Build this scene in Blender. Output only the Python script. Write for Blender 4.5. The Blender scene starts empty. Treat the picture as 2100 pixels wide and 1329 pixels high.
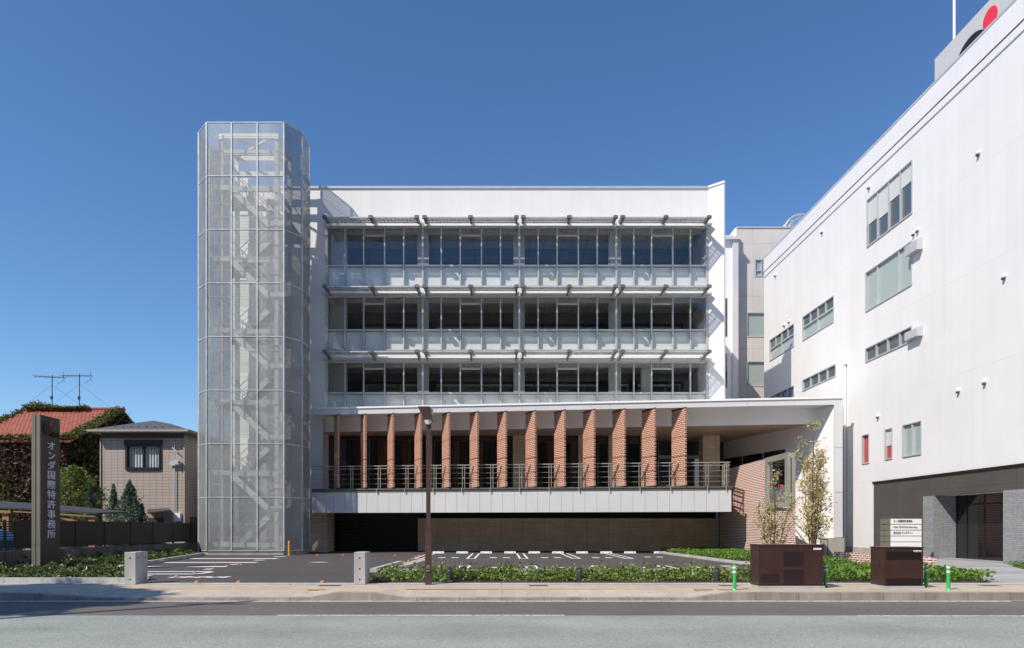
import bpy, math, random
import numpy as np
from mathutils import Vector, Matrix
random.seed(7); RNG = np.random.default_rng(7)
SC = bpy.context.scene
COL = SC.collection
R = math.radians

# ------------------------------------------------------------------ camera, sky, sun, exposure
EYE = 1.45; FPX = 1400.0; VX = 1028.0; VY = 1083.0
cam = bpy.data.cameras.new('camera'); camo = bpy.data.objects.new('camera', cam); COL.objects.link(camo)
camo.location = (0, 0, EYE); camo.rotation_euler = (R(90), 0, 0)
cam.sensor_width = 36; cam.lens = 24; cam.clip_end = 3000; cam.clip_start = 0.1
cam.shift_x = (1050-VX)/2100; cam.shift_y = (VY-664.5)/2100
SC.camera = camo
SUNV = Vector((-1.2, -1.0, 1.6)).normalized()          # towards the sun
EL = math.asin(SUNV.z); AZ = math.atan2(SUNV.x, SUNV.y)
W = bpy.data.worlds.new('World'); SC.world = W; W.use_nodes = True
nt = W.node_tree; bg = nt.nodes['Background']
sky = nt.nodes.new('ShaderNodeTexSky'); sky.sky_type = 'NISHITA'; sky.sun_disc = False
sky.sun_elevation = EL; sky.sun_rotation = AZ % (2*math.pi); sky.altitude = 0
sky.air_density = 1.0; sky.dust_density = 0.1; sky.ozone_density = 5.0
hs = nt.nodes.new('ShaderNodeHueSaturation'); hs.inputs['Saturation'].default_value = 1.12; hs.inputs['Hue'].default_value = 0.502
nt.links.new(sky.outputs[0], hs.inputs['Color']); nt.links.new(hs.outputs[0], bg.inputs[0]); bg.inputs[1].default_value = 0.118
sl = bpy.data.lights.new('sun', 'SUN'); sl.energy = 4.1; sl.angle = R(0.5); sl.color = (1, 0.90, 0.77)
so = bpy.data.objects.new('sun', sl); COL.objects.link(so)
so.rotation_euler = (-SUNV).to_track_quat('-Z', 'Y').to_euler(); so.location = (-40, -30, 60)
SC.view_settings.view_transform = 'Standard'; SC.view_settings.look = 'None'
SC.view_settings.exposure = 0.36; SC.view_settings.gamma = 1

def X(px, Y): return (px-VX)*Y/FPX
def Z(py, Y): return EYE+(VY-py)*Y/FPX

# ------------------------------------------------------------------ materials
class NT:
    def __init__(s, name):
        s.m = bpy.data.materials.new(name); s.m.use_nodes = True; s.t = s.m.node_tree
        s.b = s.t.nodes['Principled BSDF']; s.out = s.t.nodes['Material Output']
    def n(s, typ, **kw):
        nd = s.t.nodes.new(typ)
        for k, v in kw.items():
            if k.startswith('i_'): nd.inputs[k[2:]].default_value = v
            else: setattr(nd, k, v)
        return nd
    def l(s, a, b): s.t.links.new(a, b)
    def math(s, op, a, b=None, c=None):
        nd = s.n('ShaderNodeMath', operation=op)
        for i, v in enumerate((a, b, c)):
            if v is None: continue
            if isinstance(v, (int, float)): nd.inputs[i].default_value = v
            else: s.l(v, nd.inputs[i])
        return nd.outputs[0]
    def mixc(s, f, a, b, mode='MIX'):
        nd = s.n('ShaderNodeMix', data_type='RGBA', blend_type=mode)
        for sock, v in ((nd.inputs[0], f), (nd.inputs[6], a), (nd.inputs[7], b)):
            if isinstance(v, (int, float)): sock.default_value = v
            elif isinstance(v, tuple): sock.default_value = (*v[:3], 1)
            else: s.l(v, sock)
        return nd.outputs[2]
    def coord(s, kind='Object'):
        return s.n('ShaderNodeTexCoord').outputs[kind]
    def noise(s, scale, detail=4, rough=0.55, vec=None, stretch=None):
        v = vec if vec is not None else s.coord()
        if stretch:
            mp = s.n('ShaderNodeMapping'); mp.inputs['Scale'].default_value = stretch; s.l(v, mp.inputs[0]); v = mp.outputs[0]
        nd = s.n('ShaderNodeTexNoise'); nd.inputs['Scale'].default_value = scale
        nd.inputs['Detail'].default_value = detail; nd.inputs['Roughness'].default_value = rough
        s.l(v, nd.inputs['Vector']); return nd.outputs[0]
    def ramp(s, f, stops):
        nd = s.n('ShaderNodeValToRGB'); e = nd.color_ramp.elements
        while len(e) < len(stops): e.new(0.5)
        for el, (p, c) in zip(e, stops): el.position = p; el.color = (*c, 1)
        s.l(f, nd.inputs[0]); return nd.outputs[0]
    def bump(s, h, strength=0.3, dist=0.01):
        nd = s.n('ShaderNodeBump'); nd.inputs['Strength'].default_value = strength; nd.inputs['Distance'].default_value = dist
        s.l(h, nd.inputs['Height']); s.l(nd.outputs[0], s.b.inputs['Normal'])
    def base(s, c):
        if isinstance(c, tuple): s.b.inputs['Base Color'].default_value = (*c, 1)
        else: s.l(c, s.b.inputs['Base Color'])
    def line(s, comp, period, off=0.0, width=0.012):
        """1 on thin lines of the given period (metres), else 0"""
        a = s.math('ADD', comp, off); a = s.math('DIVIDE', a, period); a = s.math('FRACT', a)
        return s.math('LESS_THAN', a, width/period)
    def uvz(s):
        sp = s.n('ShaderNodeSeparateXYZ'); s.l(s.coord('UV'), sp.inputs[0]); return sp.outputs[0], sp.outputs[1]

def plain(name, col, rough=0.5, metal=0.0, var=0.08, scale=1.5, spec=0.5, bump=0.0, bscale=60):
    s = NT(name)
    f = s.noise(scale, 5)
    lo = tuple(c*(1-var) for c in col); hi = tuple(min(1, c*(1+var)) for c in col)
    s.base(s.ramp(f, [(0.3, lo), (0.7, hi)]))
    s.b.inputs['Roughness'].default_value = rough; s.b.inputs['Metallic'].default_value = metal
    s.b.inputs['Specular IOR Level'].default_value = spec
    if bump: s.bump(s.noise(bscale, 3), bump, 0.01)
    return s.m

def panel_mat(name, col, pu, pv, dark=0.86, wu=0.012, wv=0.012, rough=0.45, ou=0.0, ov=0.0, var=0.03, tone=0.0, stain=0.0):
    s = NT(name); u, v = s.uvz()
    f = s.noise(0.35, 5)
    c = s.ramp(f, [(0.3, tuple(a*(1-var) for a in col)), (0.7, tuple(min(1, a*(1+var)) for a in col))])
    if stain:
        st = s.noise(1.0, 5, 0.6, stretch=(2.2, 2.2, 0.12))
        c = s.mixc(s.ramp(st, [(0.5, (0, 0, 0)), (0.75, (stain,)*3)]), c, tuple(a*0.72 for a in col))
    if tone:
        cu = s.math('FLOOR', s.math('DIVIDE', s.math('ADD', u, ou), pu)); cv = s.math('FLOOR', s.math('DIVIDE', s.math('ADD', v, ov), pv))
        cb = s.n('ShaderNodeCombineXYZ'); s.l(cu, cb.inputs[0]); s.l(cv, cb.inputs[1])
        wn = s.n('ShaderNodeTexWhiteNoise'); s.l(cb.outputs[0], wn.inputs[0])
        tn = s.math('ADD', s.math('MULTIPLY', wn.outputs[0], tone*2), 1-tone)
        cc = s.n('ShaderNodeCombineXYZ')
        for i in range(3): s.l(tn, cc.inputs[i])
        c = s.mixc(1.0, c, cc.outputs[0], 'MULTIPLY')
    ln = s.math('MAXIMUM', s.line(u, pu, ou, wu), s.line(v, pv, ov, wv))
    c = s.mixc(ln, c, tuple(a*dark for a in col)); s.base(c)
    s.b.inputs['Roughness'].default_value = rough
    return s.m

def brick_mat(name, c1, c2, mortar, bw=0.215, bh=0.072, ms=0.012, rough=0.85):
    s = NT(name)
    br = s.n('ShaderNodeTexBrick'); br.inputs['Scale'].default_value = 1.0
    br.inputs['Brick Width'].default_value = bw; br.inputs['Row Height'].default_value = bh; br.inputs['Mortar Size'].default_value = ms
    br.inputs['Mortar Smooth'].default_value = 0.1; br.inputs['Bias'].default_value = 0.0
    br.inputs['Color1'].default_value = (*c1, 1); br.inputs['Color2'].default_value = (*c2, 1); br.inputs['Mortar'].default_value = (*mortar, 1)
    s.l(s.coord('UV'), br.inputs['Vector'])
    nz = s.noise(9, 5)
    c = s.mixc(0.5, br.outputs['Color'], s.ramp(nz, [(0.3, (0.35,)*3), (0.7, (0.65,)*3)]), 'OVERLAY')
    s.base(c); s.b.inputs['Roughness'].default_value = rough
    s.bump(s.math('SUBTRACT', 1.0, br.outputs['Fac']), 0.5, 0.01)
    return s.m

def glass_mat(name, tint=(0.86, 0.9, 0.9), extra=0.0, rough=0.0, ior=1.5):
    s = NT(name); s.t.nodes.remove(s.b)
    tr = s.n('ShaderNodeBsdfTransparent'); tr.inputs[0].default_value = (*tint, 1)
    gl = s.n('ShaderNodeBsdfGlossy'); gl.inputs['Color'].default_value = (0.95, 0.97, 1, 1); gl.inputs['Roughness'].default_value = rough
    lw = s.n('ShaderNodeLayerWeight'); lw.inputs[0].default_value = 0.5     # Schlick fresnel, the same from both sides of the pane
    f = s.math('MULTIPLY_ADD', s.math('POWER', lw.outputs['Facing'], 5.0), 0.9, 0.045+extra)
    mx = s.n('ShaderNodeMixShader'); s.l(f, mx.inputs[0]); s.l(tr.outputs[0], mx.inputs[1]); s.l(gl.outputs[0], mx.inputs[2])
    s.l(mx.outputs[0], s.out.inputs[0]); return s.m

def mirror_mat(name, dark=(0.012, 0.012, 0.012), refl=0.35):
    s = NT(name); s.t.nodes.remove(s.b)
    d = s.n('ShaderNodeBsdfDiffuse'); d.inputs[0].default_value = (*dark, 1)
    gl = s.n('ShaderNodeBsdfGlossy'); gl.inputs['Color'].default_value = (0.9, 0.95, 1, 1); gl.inputs['Roughness'].default_value = 0.01
    mx = s.n('ShaderNodeMixShader'); mx.inputs[0].default_value = refl
    s.l(d.outputs[0], mx.inputs[1]); s.l(gl.outputs[0], mx.inputs[2]); s.l(mx.outputs[0], s.out.inputs[0]); return s.m

def leaf_mat(name, cols, trans=0.3, rough=0.5):
    s = NT(name)
    g = s.n('ShaderNodeNewGeometry'); rp = g.outputs['Random Per Island']
    n2 = s.noise(0.9, 3)
    f = s.math('ADD', s.math('MULTIPLY', rp, 0.65), s.math('MULTIPLY', n2, 0.5))
    k = len(cols); c = s.ramp(f, [(0.12+0.85*i/(k-1), cc) for i, cc in enumerate(cols)])
    s.base(c); s.b.inputs['Roughness'].default_value = rough; s.b.inputs['Specular IOR Level'].default_value = 0.35
    tl = s.n('ShaderNodeBsdfTranslucent'); s.l(c, tl.inputs[0])
    mx = s.n('ShaderNodeMixShader'); mx.inputs[0].default_value = trans
    s.l(s.b.outputs[0], mx.inputs[1]); s.l(tl.outputs[0], mx.inputs[2]); s.l(mx.outputs[0], s.out.inputs[0]); return s.m

def mesh_mat(name, col, cover):
    """galvanised expanded metal: a share of each panel is holes"""
    s = NT(name)
    f = s.noise(0.9, 5, 0.6, stretch=(1, 1, 0.35)); f2 = s.noise(5, 5, 0.65, stretch=(1.6, 1.6, 0.6))
    c = s.ramp(f, [(0.3, tuple(a*0.8 for a in col)), (0.7, tuple(a*1.15 for a in col))]); s.base(c)
    s.b.inputs['Roughness'].default_value = 0.5; s.b.inputs['Metallic'].default_value = 0.15
    tr = s.n('ShaderNodeBsdfTransparent'); mx = s.n('ShaderNodeMixShader')
    fac = s.math('ADD', cover-0.08, s.math('MULTIPLY', f, 0.12)); fac = s.math('ADD', fac, s.math('MULTIPLY', s.math('SUBTRACT', f2, 0.5), 0.22))
    s.l(fac, mx.inputs[0]); s.l(tr.outputs[0], mx.inputs[1]); s.l(s.b.outputs[0], mx.inputs[2]); s.l(mx.outputs[0], s.out.inputs[0]); return s.m

def road_mat(name, col, speck=0.35, scale=90, patch=0.12, rough=0.85):
    s = NT(name)
    a = s.noise(scale, 3, 0.7); b = s.noise(0.5, 6, 0.6); cr = s.noise(0.25, 3, 0.5, stretch=(0.15, 1.6, 1))
    c = s.ramp(a, [(0.25, tuple(x*(1-speck) for x in col)), (0.5, col), (0.75, tuple(x*(1+speck) for x in col))])
    p = s.ramp(b, [(0.3, (1-patch,)*3), (0.7, (1+patch*0.4,)*3)]); c = s.mixc(1.0, c, p, 'MULTIPLY')
    p = s.ramp(cr, [(0.35, (1-patch,)*3), (0.65, (1.0,)*3)]); c = s.mixc(1.0, c, p, 'MULTIPLY')
    s.base(c); s.b.inputs['Roughness'].default_value = rough; s.bump(a, 0.35, 0.008); return s.m

def paint_mat(name, col, wear=0.25):
    s = NT(name); f = s.noise(14, 6, 0.7)
    s.base(s.ramp(f, [(0.25+wear*0.4, tuple(x*0.45 for x in col)), (0.42+wear*0.2, col)])); s.b.inputs['Roughness'].default_value = 0.7; return s.m

def concrete_mat(name, col, board=0.0, pu=0.0, pv=0.0, streak=0.25, rough=0.8):
    s = NT(name); u, v = s.uvz()
    f = s.noise(1.2, 6, 0.6); g = s.noise(0.7, 5, 0.65, stretch=(3, 3, 0.25)) if not board else s.noise(2.2, 6, 0.65, stretch=(0.12, 0.12, 9))
    c = s.ramp(f, [(0.3, tuple(x*0.85 for x in col)), (0.7, tuple(x*1.12 for x in col))])
    c = s.mixc(1.0, c, s.ramp(g, [(0.3, (1-streak,)*3), (0.7, (1+streak*0.3,)*3)]), 'MULTIPLY')
    if pu:
        ln = s.math('MAXIMUM', s.line(u, pu, 0, 0.026), s.line(v, pv, 0, 0.016)); c = s.mixc(s.math('MULTIPLY', ln, 0.6), c, tuple(x*0.35 for x in col))
    s.base(c); s.b.inputs['Roughness'].default_value = rough; s.bump(s.noise(40, 4), 0.15, 0.01); return s.m

M = {}
M['white'] = panel_mat('white_panel', (0.80, 0.80, 0.80), 0.6, 4.0, 0.90, 0.014, 0.02, ov=0.05, tone=0.012)
M['white_r'] = panel_mat('white_siding', (0.77, 0.77, 0.775), 0.9, 4.03, 0.92, 0.016, 0.03, ov=0.12, tone=0.012, stain=0.14)
M['white_pl'] = plain('white_plaster', (0.83, 0.83, 0.83), 0.6, var=0.03, scale=0.6)
M['coping'] = plain('coping_metal', (0.60, 0.61, 0.63), 0.35, 0.3, 0.05)
M['fascia'] = plain('fascia_metal', (0.66, 0.665, 0.68), 0.35, 0.1, 0.04, scale=0.5)
M['frame'] = plain('frame_aluminium', (0.50, 0.52, 0.54), 0.4, 0.15, 0.05)
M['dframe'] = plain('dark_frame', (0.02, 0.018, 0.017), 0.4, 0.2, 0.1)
M['olive'] = plain('olive_metal', (0.16, 0.16, 0.13), 0.4, 0.3, 0.06)
M['rail'] = plain('rail_metal', (0.36, 0.36, 0.31), 0.4, 0.3, 0.06)
M['galv'] = plain('galvanised_steel', (0.50, 0.53, 0.54), 0.45, 0.2, 0.2, scale=2.5)
M['galv_lit'] = plain('lit_galvanised', (0.62, 0.65, 0.66), 0.5, 0.1, 0.12)  # stair steel brightened: the lit stringer sides are put into the colour
M['galv_shade'] = plain('shaded_tread_steel', (0.20, 0.21, 0.21), 0.6, 0.2, 0.15)  # stair steel darkened: shade under the flights is put into the colour
M['galv_d'] = plain('galvanised_dark', (0.17, 0.175, 0.17), 0.5, 0.3, 0.2, scale=6)
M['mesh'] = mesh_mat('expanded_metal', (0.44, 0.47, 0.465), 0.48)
M['mesh_shade'] = mesh_mat('expanded_metal_shaded', (0.27, 0.285, 0.28), 0.74)  # same mesh, darker and denser: shade on the angled sides painted in
M['grating'] = mesh_mat('grating', (0.62, 0.66, 0.67), 0.52)
M['glass'] = glass_mat('window_glass', (0.95, 0.96, 0.955), 0.0)
M['glass_s'] = glass_mat('spandrel_glass', (0.955, 0.965, 0.96), -0.01)
M['inner'] = mirror_mat('inner_glass', (0.012, 0.012, 0.012), 0.36)
M['dglass'] = mirror_mat('dark_glass', (0.014, 0.012, 0.012), 0.12)
M['wglass'] = mirror_mat('blind_glass', (0.36, 0.44, 0.43), 0.16)
M['wglass_d'] = mirror_mat('dark_window_glass', (0.09, 0.11, 0.115), 0.16)
M['blind'] = panel_mat('blind', (0.62, 0.65, 0.65), 50, 0.12, 0.75, 0.001, 0.03)
M['red'] = plain('red_curtain', (0.40, 0.075, 0.07), 0.8, 0, 0.12)
M['ceil'] = panel_mat('ceiling_tiles', (0.50, 0.50, 0.48), 0.9, 0.9, 0.4, 0.03, 0.03, rough=0.8)
M['int'] = plain('interior_white', (0.80, 0.82, 0.80), 0.7, 0, 0.03)
M['int2'] = plain('interior_grey_white', (0.42, 0.43, 0.42), 0.7, 0, 0.03)
M['floor_in'] = plain('interior_floor', (0.20, 0.20, 0.20), 0.6, 0, 0.1)
M['wood'] = panel_mat('soffit_boards', (0.58, 0.42, 0.30), 60, 0.15, 0.7, 0.001, 0.012, rough=0.6, tone=0.12)
M['board'] = concrete_mat('board_concrete', (0.72, 0.59, 0.44), board=1, pu=1.35, pv=0.9, streak=0.35)
M['conc'] = concrete_mat('pale_concrete', (0.43, 0.42, 0.40), streak=0.12)
M['conc_g'] = concrete_mat('plinth_concrete', (0.36, 0.35, 0.32), streak=0.2)
M['conc_w'] = concrete_mat('weathered_block', (0.17, 0.155, 0.135), pu=0.4, pv=0.2, streak=0.6)
M['kerb'] = concrete_mat('kerb_stone', (0.36, 0.32, 0.265), pu=0.95, pv=9, streak=0.45)
M['kerb_l'] = concrete_mat('light_kerb', (0.48, 0.47, 0.46), pu=1.0, pv=9, streak=0.2)
M['pave'] = panel_mat('paving_blocks', (0.43, 0.385, 0.32), 0.3, 0.3, 0.8, 0.008, 0.008, 0.85, tone=0.07, var=0.10)
M['slab'] = panel_mat('grey_slabs', (0.34, 0.34, 0.35), 1.2, 0.6, 0.7, 0.012, 0.012, 0.7, tone=0.08, var=0.08)
M['brick'] = brick_mat('red_brick', (0.38, 0.125, 0.085), (0.27, 0.08, 0.055), (0.80, 0.73, 0.67), 0.245, 0.090, 0.019)
M['fbrick'] = plain('fin_brick', (0.47, 0.195, 0.115), 0.85, 0, 0.40, scale=14, bump=0.3)
M['fmortar'] = plain('fin_mortar', (0.72, 0.62, 0.53), 0.9, 0, 0.12, scale=10)
M['soldier'] = brick_mat('soldier_brick', (0.46, 0.24, 0.20), (0.40, 0.19, 0.15), (0.60, 0.5, 0.45), 0.075, 0.21, 0.01)
M['asph'] = road_mat('lot_asphalt', (0.078, 0.070, 0.069), 0.4, 70)
M['road'] = road_mat('road_asphalt', (0.158, 0.142, 0.128), 0.42, 45, 0.20)
M['teal'] = road_mat('teal_asphalt', (0.31, 0.345, 0.31), 0.5, 38, 0.20)
M['ground'] = road_mat('ground_soil', (0.16, 0.145, 0.12), 0.3, 10)
M['soil'] = road_mat('bed_soil', (0.07, 0.05, 0.035), 0.5, 14)
M['paint'] = paint_mat('white_paint', (0.78, 0.78, 0.78), 0.2)
M['paint_w'] = paint_mat('worn_white_paint', (0.62, 0.62, 0.60), 0.42)
M['paint_o'] = paint_mat('orange_paint', (0.80, 0.40, 0.08), 0.02)
M['brownp'] = plain('brown_paint', (0.052, 0.025, 0.020), 0.34, 0.0, 0.16, scale=3, spec=0.45)
M['brownl'] = plain('lamp_brown_paint', (0.080, 0.042, 0.037), 0.35, 0.0, 0.12, scale=3)
M['brownd'] = plain('vent_brown', (0.020, 0.009, 0.008), 0.5, 0.0, 0.1)
M['green'] = plain('green_plastic', (0.05, 0.42, 0.10), 0.4, 0, 0.08)
M['refl'] = plain('reflective_band', (0.72, 0.76, 0.78), 0.35, 0, 0.04)
M['orange'] = plain('orange_plastic', (0.62, 0.25, 0.06), 0.5, 0, 0.15)
M['yellow'] = plain('yellow_paint', (0.75, 0.33, 0.02), 0.45, 0, 0.1)
M['black'] = plain('black_paint', (0.012, 0.012, 0.013), 0.45, 0, 0.1)
M['dgrey'] = plain('dark_grey_metal', (0.055, 0.058, 0.062), 0.4, 0.3, 0.1)
M['mgrey'] = plain('mid_grey_enamel', (0.15, 0.16, 0.175), 0.35, 0.1, 0.05)
M['lensw'] = plain('lamp_lens', (0.62, 0.60, 0.55), 0.25, 0, 0.05)
M['pyl'] = plain('pylon_shaded_brown', (0.060, 0.055, 0.046), 0.42, 0.15, 0.05)  # wide lettered face: its shade is painted as a darker tone
M['pylf'] = plain('pylon_lit_taupe', (0.20, 0.19, 0.155), 0.42, 0.15, 0.05)  # narrow front face: sunlight painted as a lighter tone; slat ends reuse it
M['letter'] = plain('letter_silver', (0.82, 0.84, 0.88), 0.4, 0.0, 0.04)
M['logor'] = plain('logo_red', (0.75, 0.03, 0.06), 0.45, 0, 0.03)
M['dtile'] = panel_mat('dark_stone_tile', (0.085, 0.077, 0.072), 1.3, 1.05, 0.55, 0.018, 0.018, 0.42, tone=0.06, var=0.12)
M['dtile2'] = brick_mat('grey_split_stone', (0.29, 0.295, 0.31), (0.24, 0.245, 0.26), (0.19, 0.19, 0.20), 0.42, 0.085, 0.008)
M['grey_conc'] = panel_mat('grey_panel_concrete', (0.60, 0.575, 0.555), 2.2, 4.1, 0.75, 0.03, 0.04, 0.8, ov=1.0, tone=0.03, var=0.09, stain=0.35)
M['rib'] = panel_mat('ribbed_grey', (0.52, 0.52, 0.53), 0.4, 50, 0.9, 0.03, 0.001, 0.5)
M['corr'] = panel_mat('corrugated_white', (0.66, 0.66, 0.645), 50, 0.18, 0.72, 0.001, 0.045, 0.5)
M['siding'] = panel_mat('tile_siding', (0.41, 0.345, 0.30), 0.363, 0.172, 0.58, 0.032, 0.030, 0.7, tone=0.03)
M['roof_d'] = panel_mat('slate_roof', (0.085, 0.088, 0.095), 0.91, 0.28, 0.7, 0.012, 0.02, 0.6, tone=0.10)
M['cproof'] = panel_mat('carport_roof', (0.045, 0.046, 0.055), 0.5, 60, 0.6, 0.02, 0.001, 0.75)
M['roof_r'] = brick_mat('red_roof_tile', (0.46, 0.135, 0.08), (0.30, 0.085, 0.05), (0.16, 0.05, 0.035), 0.26, 0.26, 0.045)
M['render'] = concrete_mat('old_render', (0.30, 0.25, 0.20), streak=0.5)
M['fence'] = panel_mat('fence_boards', (0.020, 0.014, 0.012), 100, 0.12, 0.5, 0.001, 0.012, 0.55)
M['bark'] = plain('bark', (0.13, 0.085, 0.055), 0.9, 0, 0.3, scale=8, bump=0.4)
M['timber'] = plain('timber', (0.30, 0.17, 0.085), 0.7, 0, 0.2, scale=5)
M['carblue'] = plain('blue_car_paint', (0.05, 0.22, 0.42), 0.2, 0.3, 0.05)
M['rubber'] = plain('rubber', (0.015, 0.015, 0.015), 0.8, 0, 0.1)
M['l_hedge'] = leaf_mat('hedge_leaf', [(0.025, 0.05, 0.011), (0.09, 0.16, 0.026), (0.20, 0.28, 0.055), (0.42, 0.44, 0.18)])
M['l_cover'] = leaf_mat('cover_leaf', [(0.035, 0.085, 0.012), (0.09, 0.19, 0.025), (0.16, 0.29, 0.04), (0.24, 0.36, 0.07)])
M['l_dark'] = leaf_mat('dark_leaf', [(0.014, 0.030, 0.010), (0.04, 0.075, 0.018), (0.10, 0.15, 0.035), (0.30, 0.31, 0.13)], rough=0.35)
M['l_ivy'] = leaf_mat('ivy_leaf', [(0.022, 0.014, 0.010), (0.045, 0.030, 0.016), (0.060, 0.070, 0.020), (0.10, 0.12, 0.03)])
M['l_ivyg'] = leaf_mat('ivy_green', [(0.05, 0.045, 0.015), (0.08, 0.10, 0.025), (0.13, 0.17, 0.04), (0.20, 0.16, 0.06)])
M['l_ivyb'] = leaf_mat('ivy_dry', [(0.045, 0.024, 0.018), (0.085, 0.045, 0.032), (0.13, 0.08, 0.055), (0.20, 0.15, 0.11)])
M['l_shrub'] = leaf_mat('shrub_leaf', [(0.035, 0.06, 0.012), (0.09, 0.14, 0.028), (0.18, 0.24, 0.045), (0.28, 0.33, 0.09)])
M['l_con'] = leaf_mat('conifer_leaf', [(0.03, 0.06, 0.04), (0.07, 0.12, 0.085), (0.12, 0.19, 0.14), (0.18, 0.26, 0.19)])
M['l_aut'] = leaf_mat('autumn_leaf', [(0.30, 0.27, 0.10), (0.52, 0.47, 0.20), (0.60, 0.48, 0.21), (0.82, 0.77, 0.50)], 0.42)

# ------------------------------------------------------------------ mesh builder
class MB:
    def __init__(s): s.v = []; s.f = []
    def add(s, vs, fs):
        b = len(s.v); s.v += [tuple(p) for p in vs]; s.f += [tuple(b+i for i in f) for f in fs]; return s
    def box(s, x0, x1, y0, y1, z0, z1):
        if x0 > x1: x0, x1 = x1, x0
        if y0 > y1: y0, y1 = y1, y0
        if z0 > z1: z0, z1 = z1, z0
        return s.prism([(x0, y0), (x1, y0), (x1, y1), (x0, y1)], z0, z1)
    def prism(s, poly, z0, z1):
        a = sum(poly[i][0]*poly[(i+1) % len(poly)][1]-poly[(i+1) % len(poly)][0]*poly[i][1] for i in range(len(poly)))
        if a < 0: poly = poly[::-1]
        n = len(poly)
        zz0 = z0 if isinstance(z0, (list, tuple)) else [z0]*n; zz1 = z1 if isinstance(z1, (list, tuple)) else [z1]*n
        vs = [(p[0], p[1], z) for p, z in zip(poly, zz0)]+[(p[0], p[1], z) for p, z in zip(poly, zz1)]
        fs = [tuple(range(n))[::-1], tuple(range(n, 2*n))]+[(i, (i+1) % n, n+(i+1) % n, n+i) for i in range(n)]
        return s.add(vs, fs)
    def hexa(s, p):   # 4 bottom ccw, 4 top ccw
        return s.add(p, [(3, 2, 1, 0), (4, 5, 6, 7), (0, 1, 5, 4), (1, 2, 6, 5), (2, 3, 7, 6), (3, 0, 4, 7)])
    def quad(s, *p): return s.add(p, [tuple(range(len(p)))])
    def bar(s, a, b, w, h):
        a = Vector(a); b = Vector(b); d = (b-a).normalized()
        up = Vector((0, 0, 1)) if abs(d.z) < 0.95 else Vector((0, 1, 0))
        r = d.cross(up).normalized(); u = r.cross(d).normalized(); r = r*w/2; u = u*h/2
        return s.hexa([a-r-u, a+r-u, b+r-u, b-r-u, a-r+u, a+r+u, b+r+u, b-r+u])
    def tube(s, pts, rad, n=8):
        pts = [Vector(p) for p in pts]
        if not isinstance(rad, (list, tuple)): rad = [rad]*len(pts)
        vs = []; fs = []
        for i, p in enumerate(pts):
            d = (pts[min(i+1, len(pts)-1)]-pts[max(i-1, 0)]).normalized()
            ref = Vector((1, 0, 0)) if abs(d.x) < 0.8 else Vector((0, 1, 0))
            a = d.cross(ref).normalized(); b = d.cross(a).normalized()
            for k in range(n):
                t = 2*math.pi*k/n; vs.append(p+(a*math.cos(t)+b*math.sin(t))*rad[i])
        for i in range(len(pts)-1):
            for k in range(n):
                k2 = (k+1) % n; fs.append((i*n+k, (i+1)*n+k, (i+1)*n+k2, i*n+k2))
        fs.append(tuple(range(n))); fs.append(tuple(range((len(pts)-1)*n, len(pts)*n))[::-1])
        return s.add(vs, fs)
    def disc(s, c, r, axis, n=24, t=0.02):
        c = Vector(c); ax = Vector(axis)*t/2
        return s.tube([c-ax, c+ax], r, n)
    def build(s, name, mat, parent=None, smooth=False, local=False):
        off = Vector((0, 0, 0))
        if parent is not None and not local:
            q = parent
            while q is not None: off += q.location; q = q.parent
        return mkobj(name, [(x-off.x, y-off.y, z-off.z) for x, y, z in s.v], s.f, mat, parent, smooth)

def mkobj(name, vs, fs, mat, parent=None, smooth=False):
    me = bpy.data.meshes.new(name); me.from_pydata(vs, [], fs)
    if mat is not None: me.materials.append(M[mat] if isinstance(mat, str) else mat)
    uv = me.uv_layers.new(name='UVMap')
    nl = len(me.loops)
    if nl:
        co = np.empty(len(me.vertices)*3, 'f'); me.vertices.foreach_get('co', co); co = co.reshape(-1, 3)
        li = np.empty(nl, 'i'); me.loops.foreach_get('vertex_index', li)
        nrm = np.empty(len(me.polygons)*3, 'f'); me.polygons.foreach_get('normal', nrm); nrm = nrm.reshape(-1, 3)
        tot = np.empty(len(me.polygons), 'i'); me.polygons.foreach_get('loop_total', tot)
        ln = np.repeat(nrm, tot, axis=0); p = co[li]
        hz = np.abs(ln[:, 2]) > 0.93
        t = np.stack([-ln[:, 1], ln[:, 0]], 1); L = np.linalg.norm(t, axis=1); L[L == 0] = 1; t /= L[:, None]
        u = p[:, 0]*t[:, 0]+p[:, 1]*t[:, 1]
        nz = np.clip(np.sqrt(np.clip(1-ln[:, 2]**2, 0, 1)), 0.05, 1); v = p[:, 2]/nz
        u = np.where(hz, p[:, 0], u); v = np.where(hz, p[:, 1], v)
        uv.data.foreach_set('uv', np.stack([u, v], 1).ravel().astype('f'))
    if smooth: me.polygons.foreach_set('use_smooth', [True]*len(me.polygons))
    me.update()
    o = bpy.data.objects.new(name, me); COL.objects.link(o)
    if parent is not None: o.parent = parent
    return o

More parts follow.
